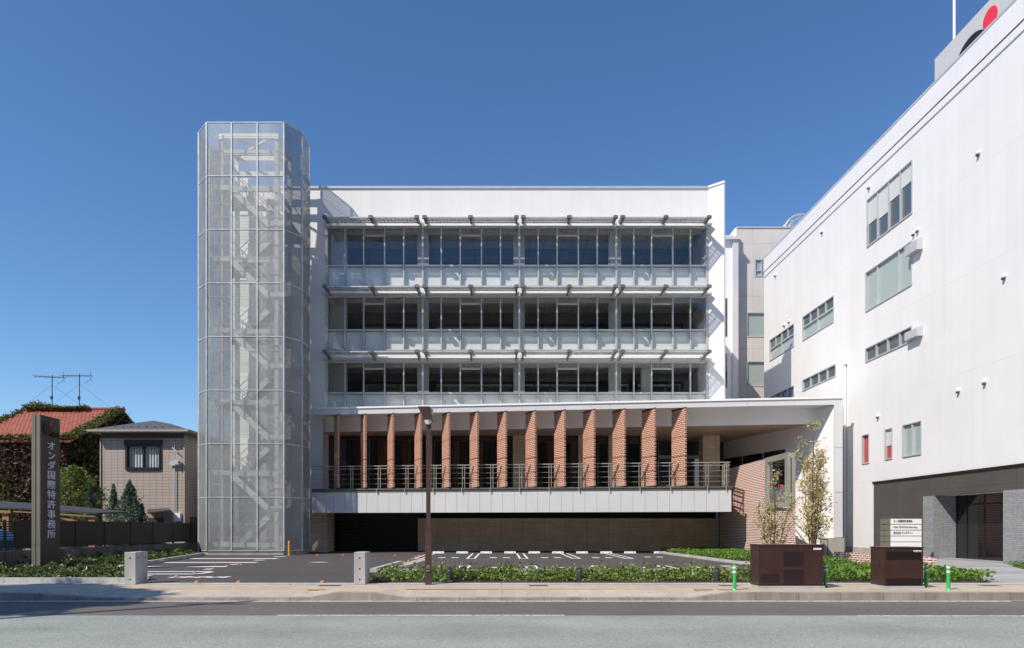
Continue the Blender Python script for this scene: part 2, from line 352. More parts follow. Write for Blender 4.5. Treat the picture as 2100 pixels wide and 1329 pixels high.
def thing(name, label, cat, loc=(0, 0, 0), group=None, rz=0.0):
    o = bpy.data.objects.new(name, None); COL.objects.link(o); o.location = loc; o.rotation_euler = (0, 0, rz); o.empty_display_size = 0.2
    return tag(o, label, cat, group)
def tag(o, label, cat, group=None, kind=None):
    if label: o['label'] = label
    if cat: o['category'] = cat
    if group: o['group'] = group
    if kind: o['kind'] = kind
    return o
def struct(o): o['kind'] = 'structure'; return o
def dup(root, loc, label=None, rz=None):
    r = root.copy(); COL.objects.link(r); r.location = loc
    if rz is not None: r.rotation_euler = (0, 0, rz)
    if label: r['label'] = label
    for ch in list(root.children):
        c = ch.copy(); COL.objects.link(c); c.parent = r
        for g in list(ch.children):
            d = g.copy(); COL.objects.link(d); d.parent = c
    return r
def holes_wall(mb, put, u0, u1, z0, z1, holes):
    """split a wall rectangle around holes; put(mb,u0,u1,z0,z1)"""
    us = sorted({u0, u1, *[h[0] for h in holes], *[h[1] for h in holes]}); us = [u for u in us if u0 <= u <= u1]
    for a, b in zip(us[:-1], us[1:]):
        mid = (a+b)/2; hs = sorted([(h[2], h[3]) for h in holes if h[0] < mid < h[1]]); z = z0
        for h0, h1 in hs:
            if h0 > z: put(mb, a, b, z, h0)
            z = max(z, h1)
        if z < z1: put(mb, a, b, z, z1)

# ------------------------------------------------------------------ foliage helpers
def leaf_mesh(pts, size, up=0.35, aspect=0.55, sv=0.35):
    """one bent leaf (two quads) at each point; returns verts, faces"""
    n = len(pts); pts = np.asarray(pts, float)
    nr = RNG.normal(size=(n, 3)); nr[:, 2] += up*2; nr /= np.linalg.norm(nr, axis=1)[:, None]
    t = RNG.normal(size=(n, 3)); t -= nr*np.sum(t*nr, 1)[:, None]; t /= np.linalg.norm(t, axis=1)[:, None]
    b = np.cross(nr, t); s = size*(1+sv*RNG.uniform(-1, 1, n))[:, None]
    w = s*aspect
    vs = np.stack([pts-t*s*0.5, pts+b*w*0.5, pts+t*s*0.5-nr*s*0.12, pts-b*w*0.5], 1).reshape(-1, 3)
    fs = np.arange(n*4).reshape(-1, 4)
    return vs.tolist(), fs.tolist()
def leaves(name, pts, size, mat, parent=None, off=None, **kw):
    if off is not None: pts = np.asarray(pts)-np.asarray(off)
    v, f = leaf_mesh(pts, size, **kw); return mkobj(name, v, f, mat, parent)
def in_poly(px, py, poly):
    r = np.zeros(len(px), bool); j = len(poly)-1
    for i in range(len(poly)):
        xi, yi = poly[i]; xj, yj = poly[j]
        c = ((yi > py) != (yj > py)) & (px < (xj-xi)*(py-yi)/(yj-yi+1e-12)+xi); r ^= c; j = i
    return r
def bed_points(poly, n, h, lump=0.5):
    P = np.array(poly); out = []
    while sum(len(o) for o in out) < n:
        x = RNG.uniform(P[:, 0].min(), P[:, 0].max(), n); y = RNG.uniform(P[:, 1].min(), P[:, 1].max(), n)
        k = in_poly(x, y, poly); x = x[k]; y = y[k]
        hh = h*(1-lump*0.55+lump*0.55*(np.sin(x*2.9+1.3*np.sin(y*2.1))*np.cos(y*3.3+x*0.7)+0.5*np.sin(x*7.1+y*5.3)))
        z = hh*RNG.uniform(0.0, 1.0, len(x))**0.55
        out.append(np.stack([x, y, z], 1))
    return np.concatenate(out)[:n]

# ================================================================== THE SETTING
ZR = -0.17
struct(MB().box(-900, 900, -700, 1500, -0.9, -0.24).build('ground', 'ground'))
struct(MB().box(-60, 60, 12.67, 15.12, -0.23, ZR).build('road', 'road'))
struct(MB().box(-60, 60, 8.0, 12.67, -0.23, ZR-0.002).build('cycle_lane', 'teal'))
struct(MB().box(-60, 60, 1.5, 8.0, -0.23, ZR-0.004).build('near_road', 'road'))
struct(MB().box(-90, 90, -45, 1.5, -0.23, -0.02).build('bounce_pavement', 'kerb_l'))  # unseen; extended far back in pale concrete to bounce light onto the facade
struct(MB().box(-60, 60, 15.12, 15.30, -0.23, ZR+0.006).build('gutter', 'kerb'))
rl = MB()
rl.box(-60, X(2070, 15.1), 15.03, 15.12, ZR, ZR+0.004)
rl.box(X(570, 12.72), X(1157, 12.72), 12.63, 12.72, ZR, ZR+0.005); rl.box(X(1757, 12.6), 14, 12.53, 12.62, ZR, ZR+0.005)
struct(rl.build('road_marking', 'paint_w'))
def kh(x):   # kerb height profile along the street: 1 full, 0 dropped
    pts = [(-60, 1), (-10.9, 1), (-8.9, 0), (-4.35, 0), (-3.75, 1), (-2.95, 1), (-2.2, 0.02), (-1.6, 0), (4.3, 0), (5.15, 1), (60, 1)]
    for (a, p), (b, q) in zip(pts[:-1], pts[1:]):
        if a <= x <= b: return p+(q-p)*(x-a)/(b-a)
    return 1
xs = sorted({-60, -30, -14, -10.9, -8.9, -6, -4.35, -3.75, -2.95, -2.2, -1.6, 0, 1.5, 3, 4.3, 5.15, 7, 9, 11, 13, 15, 20, 60})
def ez(x): return -0.115+0.115*kh(x)
kb = MB(); pv = MB()
for a, b in zip(xs[:-1], xs[1:]):
    za, zb = ez(a), ez(b)
    kb.hexa([(a, 15.30, -0.24), (b, 15.30, -0.24), (b, 15.50, -0.24), (a, 15.50, -0.24), (a, 15.31, za), (b, 15.31, zb), (b, 15.50, zb+0.005), (a, 15.50, za+0.005)])
    wa, wb = (16.3 if kh(a) < 0.5 else 15.9), (16.3 if kh(b) < 0.5 else 15.9)
    pv.hexa([(a, 15.50, -0.24), (b, 15.50, -0.24), (b, wb, -0.24), (a, wa, -0.24), (a, 15.50, za), (b, 15.50, zb), (b, wb, 0), (a, wa, 0)])
    pv.hexa([(a, wa, -0.24), (b, wb, -0.24), (b, 17.55, -0.24), (a, 17.55, -0.24), (a, wa, 0), (b, wb, 0), (b, 17.55, 0), (a, 17.55, 0)])
struct(kb.build('kerb', 'kerb')); struct(pv.build('pavement', 'pave'))
ol = MB()
for a, b, y0, y1 in ((-10.6, -4.6, 16.30, 16.33), (-4.6, -2.0, 16.15, 16.25), (-2.0, 4.2, 16.25, 16.33), (4.2, 30, 16.42, 16.45)):
    ol.prism([(a, y0-0.05), (b, y1-0.05), (b, y1+0.05), (a, y0+0.05)], 0.0, 0.004)
struct(ol.build('orange_line', 'paint_o'))
struct(MB().box(-60, 60, 17.55, 17.95, -0.24, 0.012).build('edge_strip', 'kerb_l'))
gr = MB()
for px, w in ((655, 44), (1085, 38), (1475, 40), (2010, 36)): gr.box(X(px, 17.2), X(px+w, 17.2), 17.05, 17.30, 0, 0.006)
struct(gr.build('drain_cover', 'dgrey'))
mh = MB()
for px in (1425, 1475): mh.box(X(px, 16.0), X(px+36, 16.0), 15.95, 16.15, -0.03, 0.012)
struct(mh.build('inspection_cover', 'kerb'))
struct(MB().prism([(-20, 17.95), (60, 17.95), (60, 75), (-20, 75)], -0.24, 0.0).build('car_park', 'asph'))

# planting beds: soil plates
B_FRONT = [(X(757, 18.0), 17.97), (12.6, 17.97), (12.6, 21.9), (X(757, 22)-0.0, 21.9)]
B_RIGHT = [(9.65, 27.5), (13.68, 24.6), (13.68, 42.4), (9.3, 40.8)]
B_LEFT = [(-20, 17.97), (-9.72, 17.97), (-9.75, 19.0), (-12.9, 22.6), (-13.6, 24.3), (-15.9, 36.2), (-17.3, 36.2), (-17.3, 24), (-20, 24)]
B_ENT = [(15.2, 18.2), (24, 18.2), (24, 25.3), (18.9, 25.6)]
B_MID = [(12.6, 17.97), (13.2, 18.4), (13.9, 23.5), (12.6, 23.5)]
for p in (B_FRONT, B_RIGHT, B_LEFT, B_ENT, B_MID):
    struct(MB().prism(p, -0.1, 0.035).build('planting_soil', 'soil'))
lk = MB()
def strip(pts, w, z0, z1, mb):
    for a, b in zip(pts[:-1], pts[1:]):
        d = Vector((b[0]-a[0], b[1]-a[1])).normalized(); n = Vector((-d.y, d.x))*w/2
        mb.prism([(a[0]-n.x, a[1]-n.y), (b[0]-n.x, b[1]-n.y), (b[0]+n.x, b[1]+n.y), (a[0]+n.x, a[1]+n.y)], z0, z1)
strip([(X(757, 22), 22.0), (12.6, 22.0)], 0.30, 0, 0.13, lk); strip([(X(757, 22)+0.05, 22.0), (X(822, 27.5), 27.5)], 0.18, 0, 0.13, lk)
strip([(9.0, 40.8), (9.55, 27.4)], 0.14, 0, 0.12, lk); strip([(9.55, 27.4), (13.7, 24.4)], 0.14, 0, 0.12, lk)
strip([(-15.8, 36.2), (-13.5, 24.3)], 0.14, 0, 0.15, lk); strip([(-13.5, 24.3), (-12.75, 22.7)], 0.14, 0, 0.15, lk)
strip([(-20, 17.9), (-9.7, 17.9)], 0.16, -0.02, 0.15, lk); strip([(-12.75, 22.7), (-9.75, 19.0)], 0.12, 0, 0.12, lk)
struct(lk.build('bed_kerb', 'kerb_l'))

# parking markings
pm = MB()
def u_mark(x, ya, yb, closed, w=0.45, lw=0.09):
    pm.box(x-w/2, x-w/2+lw, ya, yb, 0, 0.004); pm.box(x+w/2-lw, x+w/2, ya, yb, 0, 0.004)
    if closed == 'near': pm.box(x-w/2+lw, x+w/2-lw, ya, ya+0.2, 0, 0.004)
    if closed == 'far': pm.box(x-w/2+lw, x+w/2-lw, yb-0.2, yb, 0, 0.004)
for i in range(5): u_mark(-3.95+2.51*i, 32.4, 39.0, 'near')
for i in range(5):
    u_mark(-1.39+2.51*i, 22.3, 26.3, 'far')
for i in range(4):
    for k in (-0.42, 0.0+0.22): pm.box(-2.65+2.51*i+k, -2.65+2.51*i+k+0.34, 33.2, 33.7, 0, 0.004)
    for k in (-0.40, 0.1): pm.box(-0.1+2.51*i+k, -0.1+2.51*i+k+0.34, 25.0, 25.35, 0, 0.004)
pm.box(6.19+1.0, 6.19+1.3, 34.0, 34.4, 0, 0.004); pm.box(6.19+1.6, 6.19+1.9, 34.0, 34.4, 0, 0.004)
for y, a, b, w in ((32.4, -14.7, -10.6, .5), (28.8, -14.2, -10.3, .45), (25.7, -13.6, -10.3, .4), (22.75, -12.7, -9.75, .22), (21.55, -12.0, -9.75, .22)):
    pm.box(a, b, y-w/2, y+w/2, 0, 0.004)
pm.prism([(-9.75, 21.44), (-9.5, 21.7), (-9.5, 22.6), (-9.75, 22.86), (-9.75, 22.64), (-9.66, 22.5), (-9.66, 21.8), (-9.75, 21.66)], 0, 0.004)
for a, b, y in ((473, 495, 27.3), (522, 542, 30.8), (562, 586, 34.6), (420, 439, 24.1)): pm.box(X(a, y), X(b, y), y-0.15, y+0.15, 0, 0.0045)
for i in range(9):   # worn lettering on the nearest stall
    pm.box(-9.75+i*0.19, -9.75+i*0.19+0.15, 19.95+0.12*(i % 2), 20.25+0.1*((i*7) % 3), 0, 0.004)
struct(pm.build('parking_marking', 'paint'))
lp = MB(); strip([(X(815, 25.8), 25.8), (X(872, 32.2), 32.2)], 0.5, 0, 0.003, lp); struct(lp.build('drain_strip', 'conc'))
struct(MB().prism([(X(634, 29.0), 28.9), (X(660, 29), 28.6), (X(678, 29), 28.8), (X(662, 29.6), 29.4), (X(646, 29.5), 29.2)], 0, 0.003).build('asphalt_patch', 'conc'))
# entrance forecourt and its low steps
fc = MB(); fc.prism([(12.9, 17.95), (15.2, 17.95), (18.8, 25.7), (19.15, 31.3), (15.8, 31.3), (14.6, 24.6)], -0.1, 0.02)
fc.prism([(14.1, 21.5), (16.9, 21.5), (19.15, 26.1), (19.15, 31.2), (15.9, 31.2), (14.75, 25.2)], 0.02, 0.06)
fc.prism([(15.2, 24.5), (18.35, 24.5), (19.18, 26.1), (19.18, 31.1), (16.6, 31.1), (15.5, 27.5)], 0.06, 0.10)
struct(fc.build('forecourt', 'slab'))

# ================================================================== MAIN OFFICE BUILDING
F = 40.95
OB = thing('office_building', 'white office block with glazed upper floors and brick fins hanging under its canopy', 'building', (0, 43, 0))
hmb = MB()
gx0, gx1 = X(670, F), X(1451, F)
RA = dict(sill=15.93, tran=Z(545, F), head=Z(466, F)); RBw = dict(sill=Z(719, F), tran=Z(677, F), head=Z(608, F)); RC = dict(sill=8.55, tran=Z(806, F), head=Z(742, F))
ROWS = [RA, RBw, RC]
ztop = Z(387, F); xl = X(477, F); xr = X(1452, F)
# front wall with one opening for each storey of glass
holes_wall(hmb, lambda m, a, b, c, d: m.box(a, b, F, F+0.22, c, d), xl, xr, 0, ztop, [(gx0, gx1, r['sill'], r['head']) for r in ROWS]+[(X(662, F), xr, 0, 8.09), (X(628, F), X(662, F), 0, 2.55)])
hmb.box(xl, xl+0.25, F+0.22, 58, 0, ztop); hmb.box(xr-0.05, xr+0.2, F+0.5, 58, 8.4, ztop); hmb.box(xl+0.25, xr-0.05, 57.7, 58, 0, ztop)
hmb.box(xl+0.25, xr-0.05, F+0.22, 57.7, ztop-0.5, ztop-0.2)
hmb.build('wall', 'white', OB)
MB().box(xl-0.05, xr+0.0, F-0.07, F+0.28, ztop, ztop+0.13).build('parapet_coping', 'coping', OB)
wx1, wy1 = X(1485, 40.33), 40.33
MB().prism([(xr+0.002, F), (wx1, wy1), (wx1+0.12, wy1+0.15), (xr+0.21, F+0.45)], 8.42, ztop+0.02).build('wing_wall', 'white_pl', OB)
MB().prism([(xr-0.03, F-0.05), (wx1, wy1-0.08), (wx1+0.17, wy1+0.15), (xr+0.23, F+0.5)], ztop+0.02, ztop+0.15).build('wing_coping', 'coping', OB)
# floors, ceilings and inner partitions behind the glass
IY = F+3.1
fl = MB()
for r in ROWS: fl.box(xl+0.3, xr-0.06, F+0.23, 57.6, r['sill']-0.28, r['sill']-0.02)
fl.build('floor_slab', 'floor_in', OB)
ce = MB()
for r in ROWS: ce.box(xl+0.3, xr-0.06, F+0.24, IY, r['head']-0.02, r['head']+0.12)
ce.build('ceiling', 'ceil', OB)
ip = MB()
for r in ROWS: ip.box(xl+0.3, xr-0.06, IY, IY+0.05, r['sill']-0.02, r['head']-0.02)
ip.build('inner_partition', 'inner', OB)
joints = [X(p, F) for p in (670, 867, 1065, 1263.6, 1450)]
iw = MB(); sw_ = MB(); gaps = [(712, 856), (879.5, 1053), (1076, 1248), (1273.5, 1440)]
for r in ROWS:
    holes_wall(iw, lambda m, a, b, c, d: m.box(a, b, F+0.55, F+0.72, c, d), gx0, gx1-0.02, r['sill'], r['head']-0.03,
               [(X(a, F+0.6), X(b, F+0.6), r['tran']+0.04, r['head']-0.20) for a, b in gaps])
    iw.box(gx0, gx1-0.02, F+0.24, F+0.54, r['tran']-0.06, r['tran']-0.02)
    sw_.box(gx0+0.003, gx1-0.003, F+0.15, F+0.215, r['sill']+0.003, r['tran']-0.062)
iw.box(X(1315, F+0.9), X(1334, F+0.9), F+0.8, F+1.2, RC['sill'], RC['head']-0.03)
iw.build('inner_wall', 'int2', OB); sw_.build('spandrel_wall', 'int', OB)
# windows: frame + upper panes + spandrel panes for each bay
MUL = [[670, 708, 746, 789, 828, 867], [867, 905, 944, 987.5, 1026.5, 1065], [1065, 1103.5, 1142.4, 1186, 1224.6, 1263.6], [1263.6, 1299.6, 1336, 1379.5, 1415.5, 1450]]
for r in ROWS:
    for bi, bay in enumerate(MUL):
        m = MB(); x0, x1 = X(bay[0], F)+0.01, X(bay[-1], F)-0.0
        for k, p in enumerate(bay[:-1] if bi < 3 else bay):
            xx = min(max(X(p, F), gx0+0.04), gx1-0.04); w = 0.075 if 0 < k < 5 else 0.10
            m.box(xx-w/2, xx+w/2, F-0.07, F+0.10, r['sill'], r['head'])
        for zz, w in ((r['sill']+0.03, 0.06), (r['tran'], 0.09), (r['head']-0.04, 0.08)):
            for a, b in zip(bay[:-1], bay[1:]): m.box(X(a, F)+0.051, X(b, F)-0.051, F-0.05, F+0.09, zz-w/2, zz+w/2)
        a, b = bay[2], bay[3]; zz = r['head']-0.52*(r['head']-r['tran'])/2.3
        m.box(X(a, F)+0.051, X(b, F)-0.051, F-0.05, F+0.07, zz-0.05, zz+0.05)
        fr = m.build('window_frame', 'frame', OB)
        g = MB(); g.box(x0+0.04, x1-0.04, F-0.006, F+0.006, r['tran']+0.04, r['head']-0.08); g.build('glass', 'glass', fr)
        g = MB(); g.box(x0+0.04, x1-0.04, F-0.006, F+0.006, r['sill']+0.06, r['tran']-0.04); g.build('spandrel_glass', 'glass_s', fr)
# sunshades: shelf, white blade, grating and brackets for each bay
for zb, zs in ((19.43, 19.50), (15.44, 15.36), (11.69, 11.46)):
    for a, b, sa_, sb_ in ((665, 857, 661, 866), (869.5, 1061, 867, 1065), (1071, 1263.5, 1066, 1263), (1274.5, 1455, 1264, 1461)):
        xa, xb = X(a, F-1.5), X(b, F-1.5); qa, qb = X(sa_, F-0.4), X(sb_, F-0.4)
        bl = MB(); bl.box(xa-0.1, xb+0.02, F-0.58, F-0.53, zb-0.09, zb+0.09)
        sh = bl.build('sunshade', 'white_pl', OB)
        s2 = MB(); s2.box(qa+0.006, qb, F-0.42, F-0.02, zs, zs+0.05); s2.box(qa+0.006, qb, F-0.44, F-0.42, zs-0.01, zs+0.09); s2.build('shelf', 'coping', sh)
        zi, zo = zb+0.02, zb-0.04
        g = MB(); g.hexa([(xa, F-1.55, zo), (xb, F-1.55, zo), (xb, F-0.78, zi), (xa, F-0.78, zi), (xa, F-1.55, zo+0.03), (xb, F-1.55, zo+0.03), (xb, F-0.78, zi+0.03), (xa, F-0.78, zi+0.03)])
        g.build('grating', 'grating', sh)
        g = MB()
        for t in (0.0, 0.5, 1.0):
            yy = F-1.57+0.77*t; zz = zo+(zi-zo)*t; g.box(xa-0.04, xb+0.04, yy-0.03, yy+0.03, zz-0.06, zz-0.005)
        nb = 24
        for k in range(1, nb): 
            xx = xa+(xb-xa)*k/nb; g.bar((xx, F-1.54, zo-0.03), (xx, F-0.78, zi-0.03), 0.022, 0.04)
        g.build('grating_frame', 'galv', sh)
        for xx in (xa+0.05, (xa+xb)/2, xb-0.05):
            m = MB()
            pr = [(F-0.03, zs+0.0), (F-0.03, zs+0.22), (F-0.6, zi+0.20), (F-1.63, zo+0.10), (F-1.63, zo-0.14), (F-0.95, zo-0.12), (F-0.6, zs-0.04)]
            n = len(pr); vs = [(xx-0.05, y, z) for y, z in pr]+[(xx+0.05, y, z) for y, z in pr]
            m.add(vs, [tuple(range(n)), tuple(range(n, 2*n))[::-1]]+[(i, n+i, n+(i+1) % n, (i+1) % n) for i in range(n)])
            m.box(xx-0.13, xx+0.13, F-1.69, F-1.53, zo-0.10, zo+0.06)
            m.build('bracket', 'galv_d', sh)

# ---- skewed front: canopy, balcony, fins
OX, OY = -11.09, 40.0; UX, UY = 0.9934, -0.1149
def L(s, v): return (OX+s*UX-v*UY, OY+s*UY+v*UX)
def S(px, v=0.0):
    k = (px-VX)/FPX; ox, oy = OX-v*UY, OY+v*UX
    return (k*oy-ox)/(UX-k*UY)
def lbox(mb, s0, s1, v0, v1, z0, z1): return mb.prism([L(s0, v0), L(s1, v0), L(s1, v1), L(s0, v1)], z0, z1)
SE = S(1728); SB = S(1500); SP = S(1711)
ns = 12; m = MB()
for k in range(ns): lbox(m, SE*k/ns+0.008, SE*(k+1)/ns-0.008, 0, 0.12, 8.08, 8.40)
lbox(m, 0, SE, 0.03, 0.115, 8.085, 8.395)
m.build('canopy_fascia', 'fascia', OB)
m = MB(); lbox(m, -0.02, SE+0.03, -0.06, 0.25, 8.40, 8.50); m.build('canopy_flashing', 'white_pl', OB)
# roof of the canopy, its beam and boarded soffit
PW = (15.05, 46.6)
rp = [L(0, 0.12), L(SE-0.02, 0.12), L(SE-0.02, 0.6), (PW[0]+0.6, PW[1]+0.2), (xl+0.3, PW[1]+0.2), (xl+0.3, 41.3), L(0, 0.9)]
MB().prism(rp, 8.10, 8.395).build('canopy_roof', 'white_pl', OB)
m = MB(); lbox(m, 0.0, S(1690, 1.3)-0.0, 1.3, 1.45, 7.26, 8.10); m.build('canopy_beam', 'white_pl', OB)
sp = [L(0, 1.45), L(S(1690, 1.45), 1.45), (PW[0]+0.3, PW[1]), (-11, PW[1])]
MB().prism(sp, 7.30, 7.40).build('soffit', 'wood', OB)
# end post and side wall of the canopy
m = MB()
for z0, z1 in ((0.95, 3.35), (3.37, 5.75), (5.77, 8.08)): lbox(m, SP, SE, 0.0, 0.12, z0, z1)
lbox(m, SP+0.03, SE-0.005, 0.121, 0.45, 0.9, 8.09)
m.build('end_post', 'fascia', OB)
p0 = L(SP, 0.10); p1 = (PW[0], PW[1]); p2 = (PW[0]+0.3, PW[1]); p3 = L(SP+0.26, 0.13)
MB().prism([p0, p1, p2, p3], 0.0, 8.09).build('side_wall', 'white_pl', OB)
m = MB(); lbox(m, SP-0.55, SE+0.05, -0.12, 0.5, 0, 0.92); m.build('post_base', 'conc_g', OB)
def PWp(d, off=0.0):
    t = (d-p0[1])/(p1[1]-p0[1]); return (p0[0]+(p1[0]-p0[0])*t-off, d)
def side_strip(name, d0, d1, z0, z1, mat, off, par):
    a, b = PWp(d0, off), PWp(d1, off); a2, b2 = PWp(d0, -0.02), PWp(d1, -0.02)
    return MB().prism([a, b, b2, a2], z0, z1).build(name, mat, par)
sw = side_strip('strip_window', 40.4, 46.3, 3.9, 6.12, 'dglass', 0.03, OB)
for d in (40.32, 42.3, 44.3): side_strip('mullion', d, d+0.08, 3.9, 6.12, 'frame', 0.05, sw)
# balcony
slabp = [L(0.0, 0.12), L(SB, 0.12), (13.7, 42.6), (13.7, PW[1]), (-11.0, PW[1]), (-11.0, 41.5)]
MB().prism(slabp, 2.60, 3.52).build('balcony_slab', 'white_pl', OB)
np_ = 36; m = MB()
for k in range(np_): lbox(m, SB*k/np_+0.007, SB*(k+1)/np_-0.007, 0, 0.10, 2.34, 3.54)
lbox(m, 0, SB-0.01, 0.03, 0.115, 2.345, 3.535)
m.build('balcony_fascia', 'fascia', OB)
m = MB(); lbox(m, -0.0, SB+0.01, -0.03, 0.36, 3.54, 3.66); lbox(m, 0, SB+0.04, -0.08, 0.3, 3.66, 3.74); m.build('balcony_edge_beam', 'olive', OB)
# inner wall of the balcony floor: dark glazing between board-marked concrete
BY = 42.9; zs, zw = 3.52, Z(893, BY)
wins = [(671, 876), (886, 1052), (1102, 1186), (1200, 1248), (1262, 1314)]
m = MB(); holes_wall(m, lambda q, a, b, c, d: q.box(a, b, BY, BY+0.3, c, d), X(662, BY), X(1316, BY), zs, 7.29, [(X(a, BY), X(b, BY), zs, zw) for a, b in wins])
m.build('balcony_wall', 'board', OB)
for a, b in wins:
    m = MB(); xa, xb = X(a, BY), X(b, BY); n = max(2, round((xb-xa)/1.35))
    for k in range(n+1):
        xx = xa+(xb-xa)*k/n; w = 0.10 if k in (0, n) else 0.07
        m.box(min(max(xx-w/2, xa+0.004), xb-w-0.004), min(max(xx+w/2, xa+w+0.004), xb-0.004), BY+0.02, BY+0.2, zs, zw-0.09)
    m.box(xa+0.004, xb-0.004, BY+0.02, BY+0.2, zw-0.085, zw-0.004)
    fr = m.build('glazed_door', 'dframe', OB)
    MB().box(xa+0.02, xb-0.02, BY+0.1, BY+0.12, zs, zw-0.05).build('glass', 'dglass', fr)
# passage behind: rear wall with glazed doors, column
RY = 46.4; m = MB()
m.box(X(1316, RY)-0.6, X(1480, RY)+0.2, RY, RY+0.2, 3.52, 7.29); m.build('passage_wall', 'dframe', OB)
for a, b in ((1349, 1403), (1406, 1441)):
    m = MB(); xa, xb = X(a, RY), X(b, RY); z0, z1 = 3.52, Z(941, RY)
    m.box(xa, xb, RY-0.08, RY-0.01, z1, z1+0.22); m.box(xa, xa+0.06, RY-0.08, RY-0.01, z0, z1); m.box(xb-0.06, xb, RY-0.08, RY-0.01, z0, z1); m.box((xa+xb)/2-0.03, (xa+xb)/2+0.03, RY-0.08, RY-0.01, z0, z1)
    m.box(xa, xa+0.04, RY-0.08, RY-0.01, z1+0.22, z1+1.15); m.box(xa, xb, RY-0.08, RY-0.01, z1+1.15, z1+1.19)
    d = m.build('passage_door', 'rail', OB); MB().box(xa+0.06, xb-0.06, RY-0.05, RY-0.03, z0, z1).build('glass', 'wglass_d', d)
MB().box(X(1440, 43.2), X(1474, 43.2), 43.0, 43.9, 3.52, 7.29).build('concrete_column', 'board', OB)
MB().box(X(638, 41.5), X(662, 41.5), F+0.24, BY+0.3, 3.54, 7.28).build('end_pier', 'white_pl', OB)
# railing
RV = 0.30
m = MB()
z_t = 5.10
for zz, h, w in ((z_t, 0.05, 0.07), (z_t-0.17, 0.035, 0.05)):
    lbox(m, S(640, RV), SB, RV-w/2, RV+w/2, zz-h, zz)
for k in (1, 2, 3): 
    zz = 3.74+(z_t-0.2-3.74)*k/4; lbox(m, S(640, RV), SB, RV-0.008, RV+0.008, zz-0.008, zz+0.008)
FINPX = [695.8, 751.7, 808.3, 865.4, 923.5, 982, 1040, 1100, 1160.6, 1221.4, 1284, 1346, 1409]
mids = [(a+b)/2-2 for a, b in zip(FINPX[:-1], FINPX[1:])]+[1450, 1488]
for p in mids:
    s = S(p, RV)
    for d in (-0.085, 0.05): lbox(m, s+d, s+d+0.030, RV-0.035, RV+0.035, 3.70, z_t-0.05)
    lbox(m, s-0.045, s+0.05, RV-0.03, RV+0.03, 4.30, 4.36)
    lbox(m, s-0.07, s-0.02, -0.11, -0.081, 3.5, 3.74)
s = SB-0.03
for v in (0.6, 1.1, 1.6, 2.1): lbox(m, s-0.03, s+0.02, v-0.02, v+0.02, 3.74, z_t-0.051)
for zz in (z_t, z_t-0.17, 4.0, 4.35, 4.7): lbox(m, s-0.025, s+0.025, RV+0.04, 2.4, zz-0.04, zz-0.002)
m.build('railing', 'rail', OB)
# brick fins: perforated brickwork hung from the canopy
FL, FT = 1.20, 0.115
def fin_meshes():
    b = MB(); mo = MB(); pl = MB(); so_ = MB()
    z = 3.97; ch = 0.104; i = 0; top = 8.07
    so_.box(0, FT, -0.02, FL+0.01, 3.80, 3.965)
    plates = [4.22, 4.62, 5.43, 6.50]; 
    while z+ch <= top:
        mo.box(0.002, FT-0.002, 0.004, FL-0.004, z, z+0.024)
        y = -0.116 if i % 2 else 0.0
        while y < FL:
            a, c = max(0, y), min(FL, y+0.135)
            if c-a > 0.03:
                j = random.uniform(-0.004, 0.004); b.box(0+j, FT+j, a, c, z+0.024, z+ch)
            y += 0.232
        z += ch; i += 1
    pls = []
    for zz in plates: pls.append(MB().box(-0.004, FT+0.004, -0.004, FL+0.004, zz-0.010, zz+0.010))
    pls.append(MB().box(-0.004, FT+0.004, 0, FL, z, 8.085))
    return b, mo, pls, so_
fb, fm, fp, fs_ = fin_meshes()
# local +y runs from the near end to the far end; turn it to the left-back
ang = math.atan2(0.47, 1.09)
proto = None
for k, p in enumerate(FINPX):
    s = S(p, -0.16); q = L(s-0.10, -0.16)
    if proto is None:
        o = fb.build('brick_fin', 'fbrick', None, local=True); o.parent = OB
        a = fm.build('mortar', 'fmortar', o, local=True); [q_.build('steel_plate', 'dgrey', o, local=True) for q_ in fp]; a = fs_.build('soldier_course', 'soldier', o, local=True)
        proto = o
    else:
        o = proto.copy(); COL.objects.link(o); o.parent = OB
        for ch in proto.children:
            c = ch.copy(); COL.objects.link(c); c.parent = o
    o.location = (q[0], q[1]-43, 0); o.rotation_euler = (0, 0, ang)
# ground floor: concrete wall, louvre, shutter, piers
CY = 43.0
MB().box(X(857, CY), X(1474, CY), CY, CY+0.25, 0, Z(1063, CY)).build('car_park_wall', 'board', OB)
m = MB(); 
for k in range(7): m.hexa([(X(857, CY), CY+0.02, 2.09+0.075*k), (X(1474, CY), CY+0.02, 2.09+0.075*k), (X(1474, CY), CY+0.09, 2.13+0.075*k), (X(857, CY), CY+0.09, 2.13+0.075*k), (X(857, CY), CY+0.02, 2.105+0.075*k), (X(1474, CY), CY+0.02, 2.105+0.075*k), (X(1474, CY), CY+0.09, 2.145+0.075*k), (X(857, CY), CY+0.09, 2.145+0.075*k)])
for px in (985, 1098, 1165, 1255, 1290, 1372): m.box(X(px, CY), X(px, CY)+0.06, CY+0.1, CY+0.14, 2.075, 2.6)
m.build('louvre', 'dframe', OB)
m = MB(); sa, sb2 = X(670, CY), X(857, CY); n = 26
for k in range(n): m.box(sa, sb2, CY+0.06, CY+0.10, 0.22+0.088*k, 0.22+0.088*k+0.062)
m.box(sa, sb2, CY+0.03, CY+0.13, 0.06, 0.2)
for k in range(8): xx = sa+(sb2-sa)*(k+0.5)/8; m.box(xx-0.015, xx+0.015, CY+0.105, CY+0.12, 0.2, 2.5)
m.build('shutter', 'dframe', OB)
MB().box(X(628, 41.2), X(670, 41.2), 41.2, 43.4, 0, 2.58).build('concrete_pier', 'board', OB)
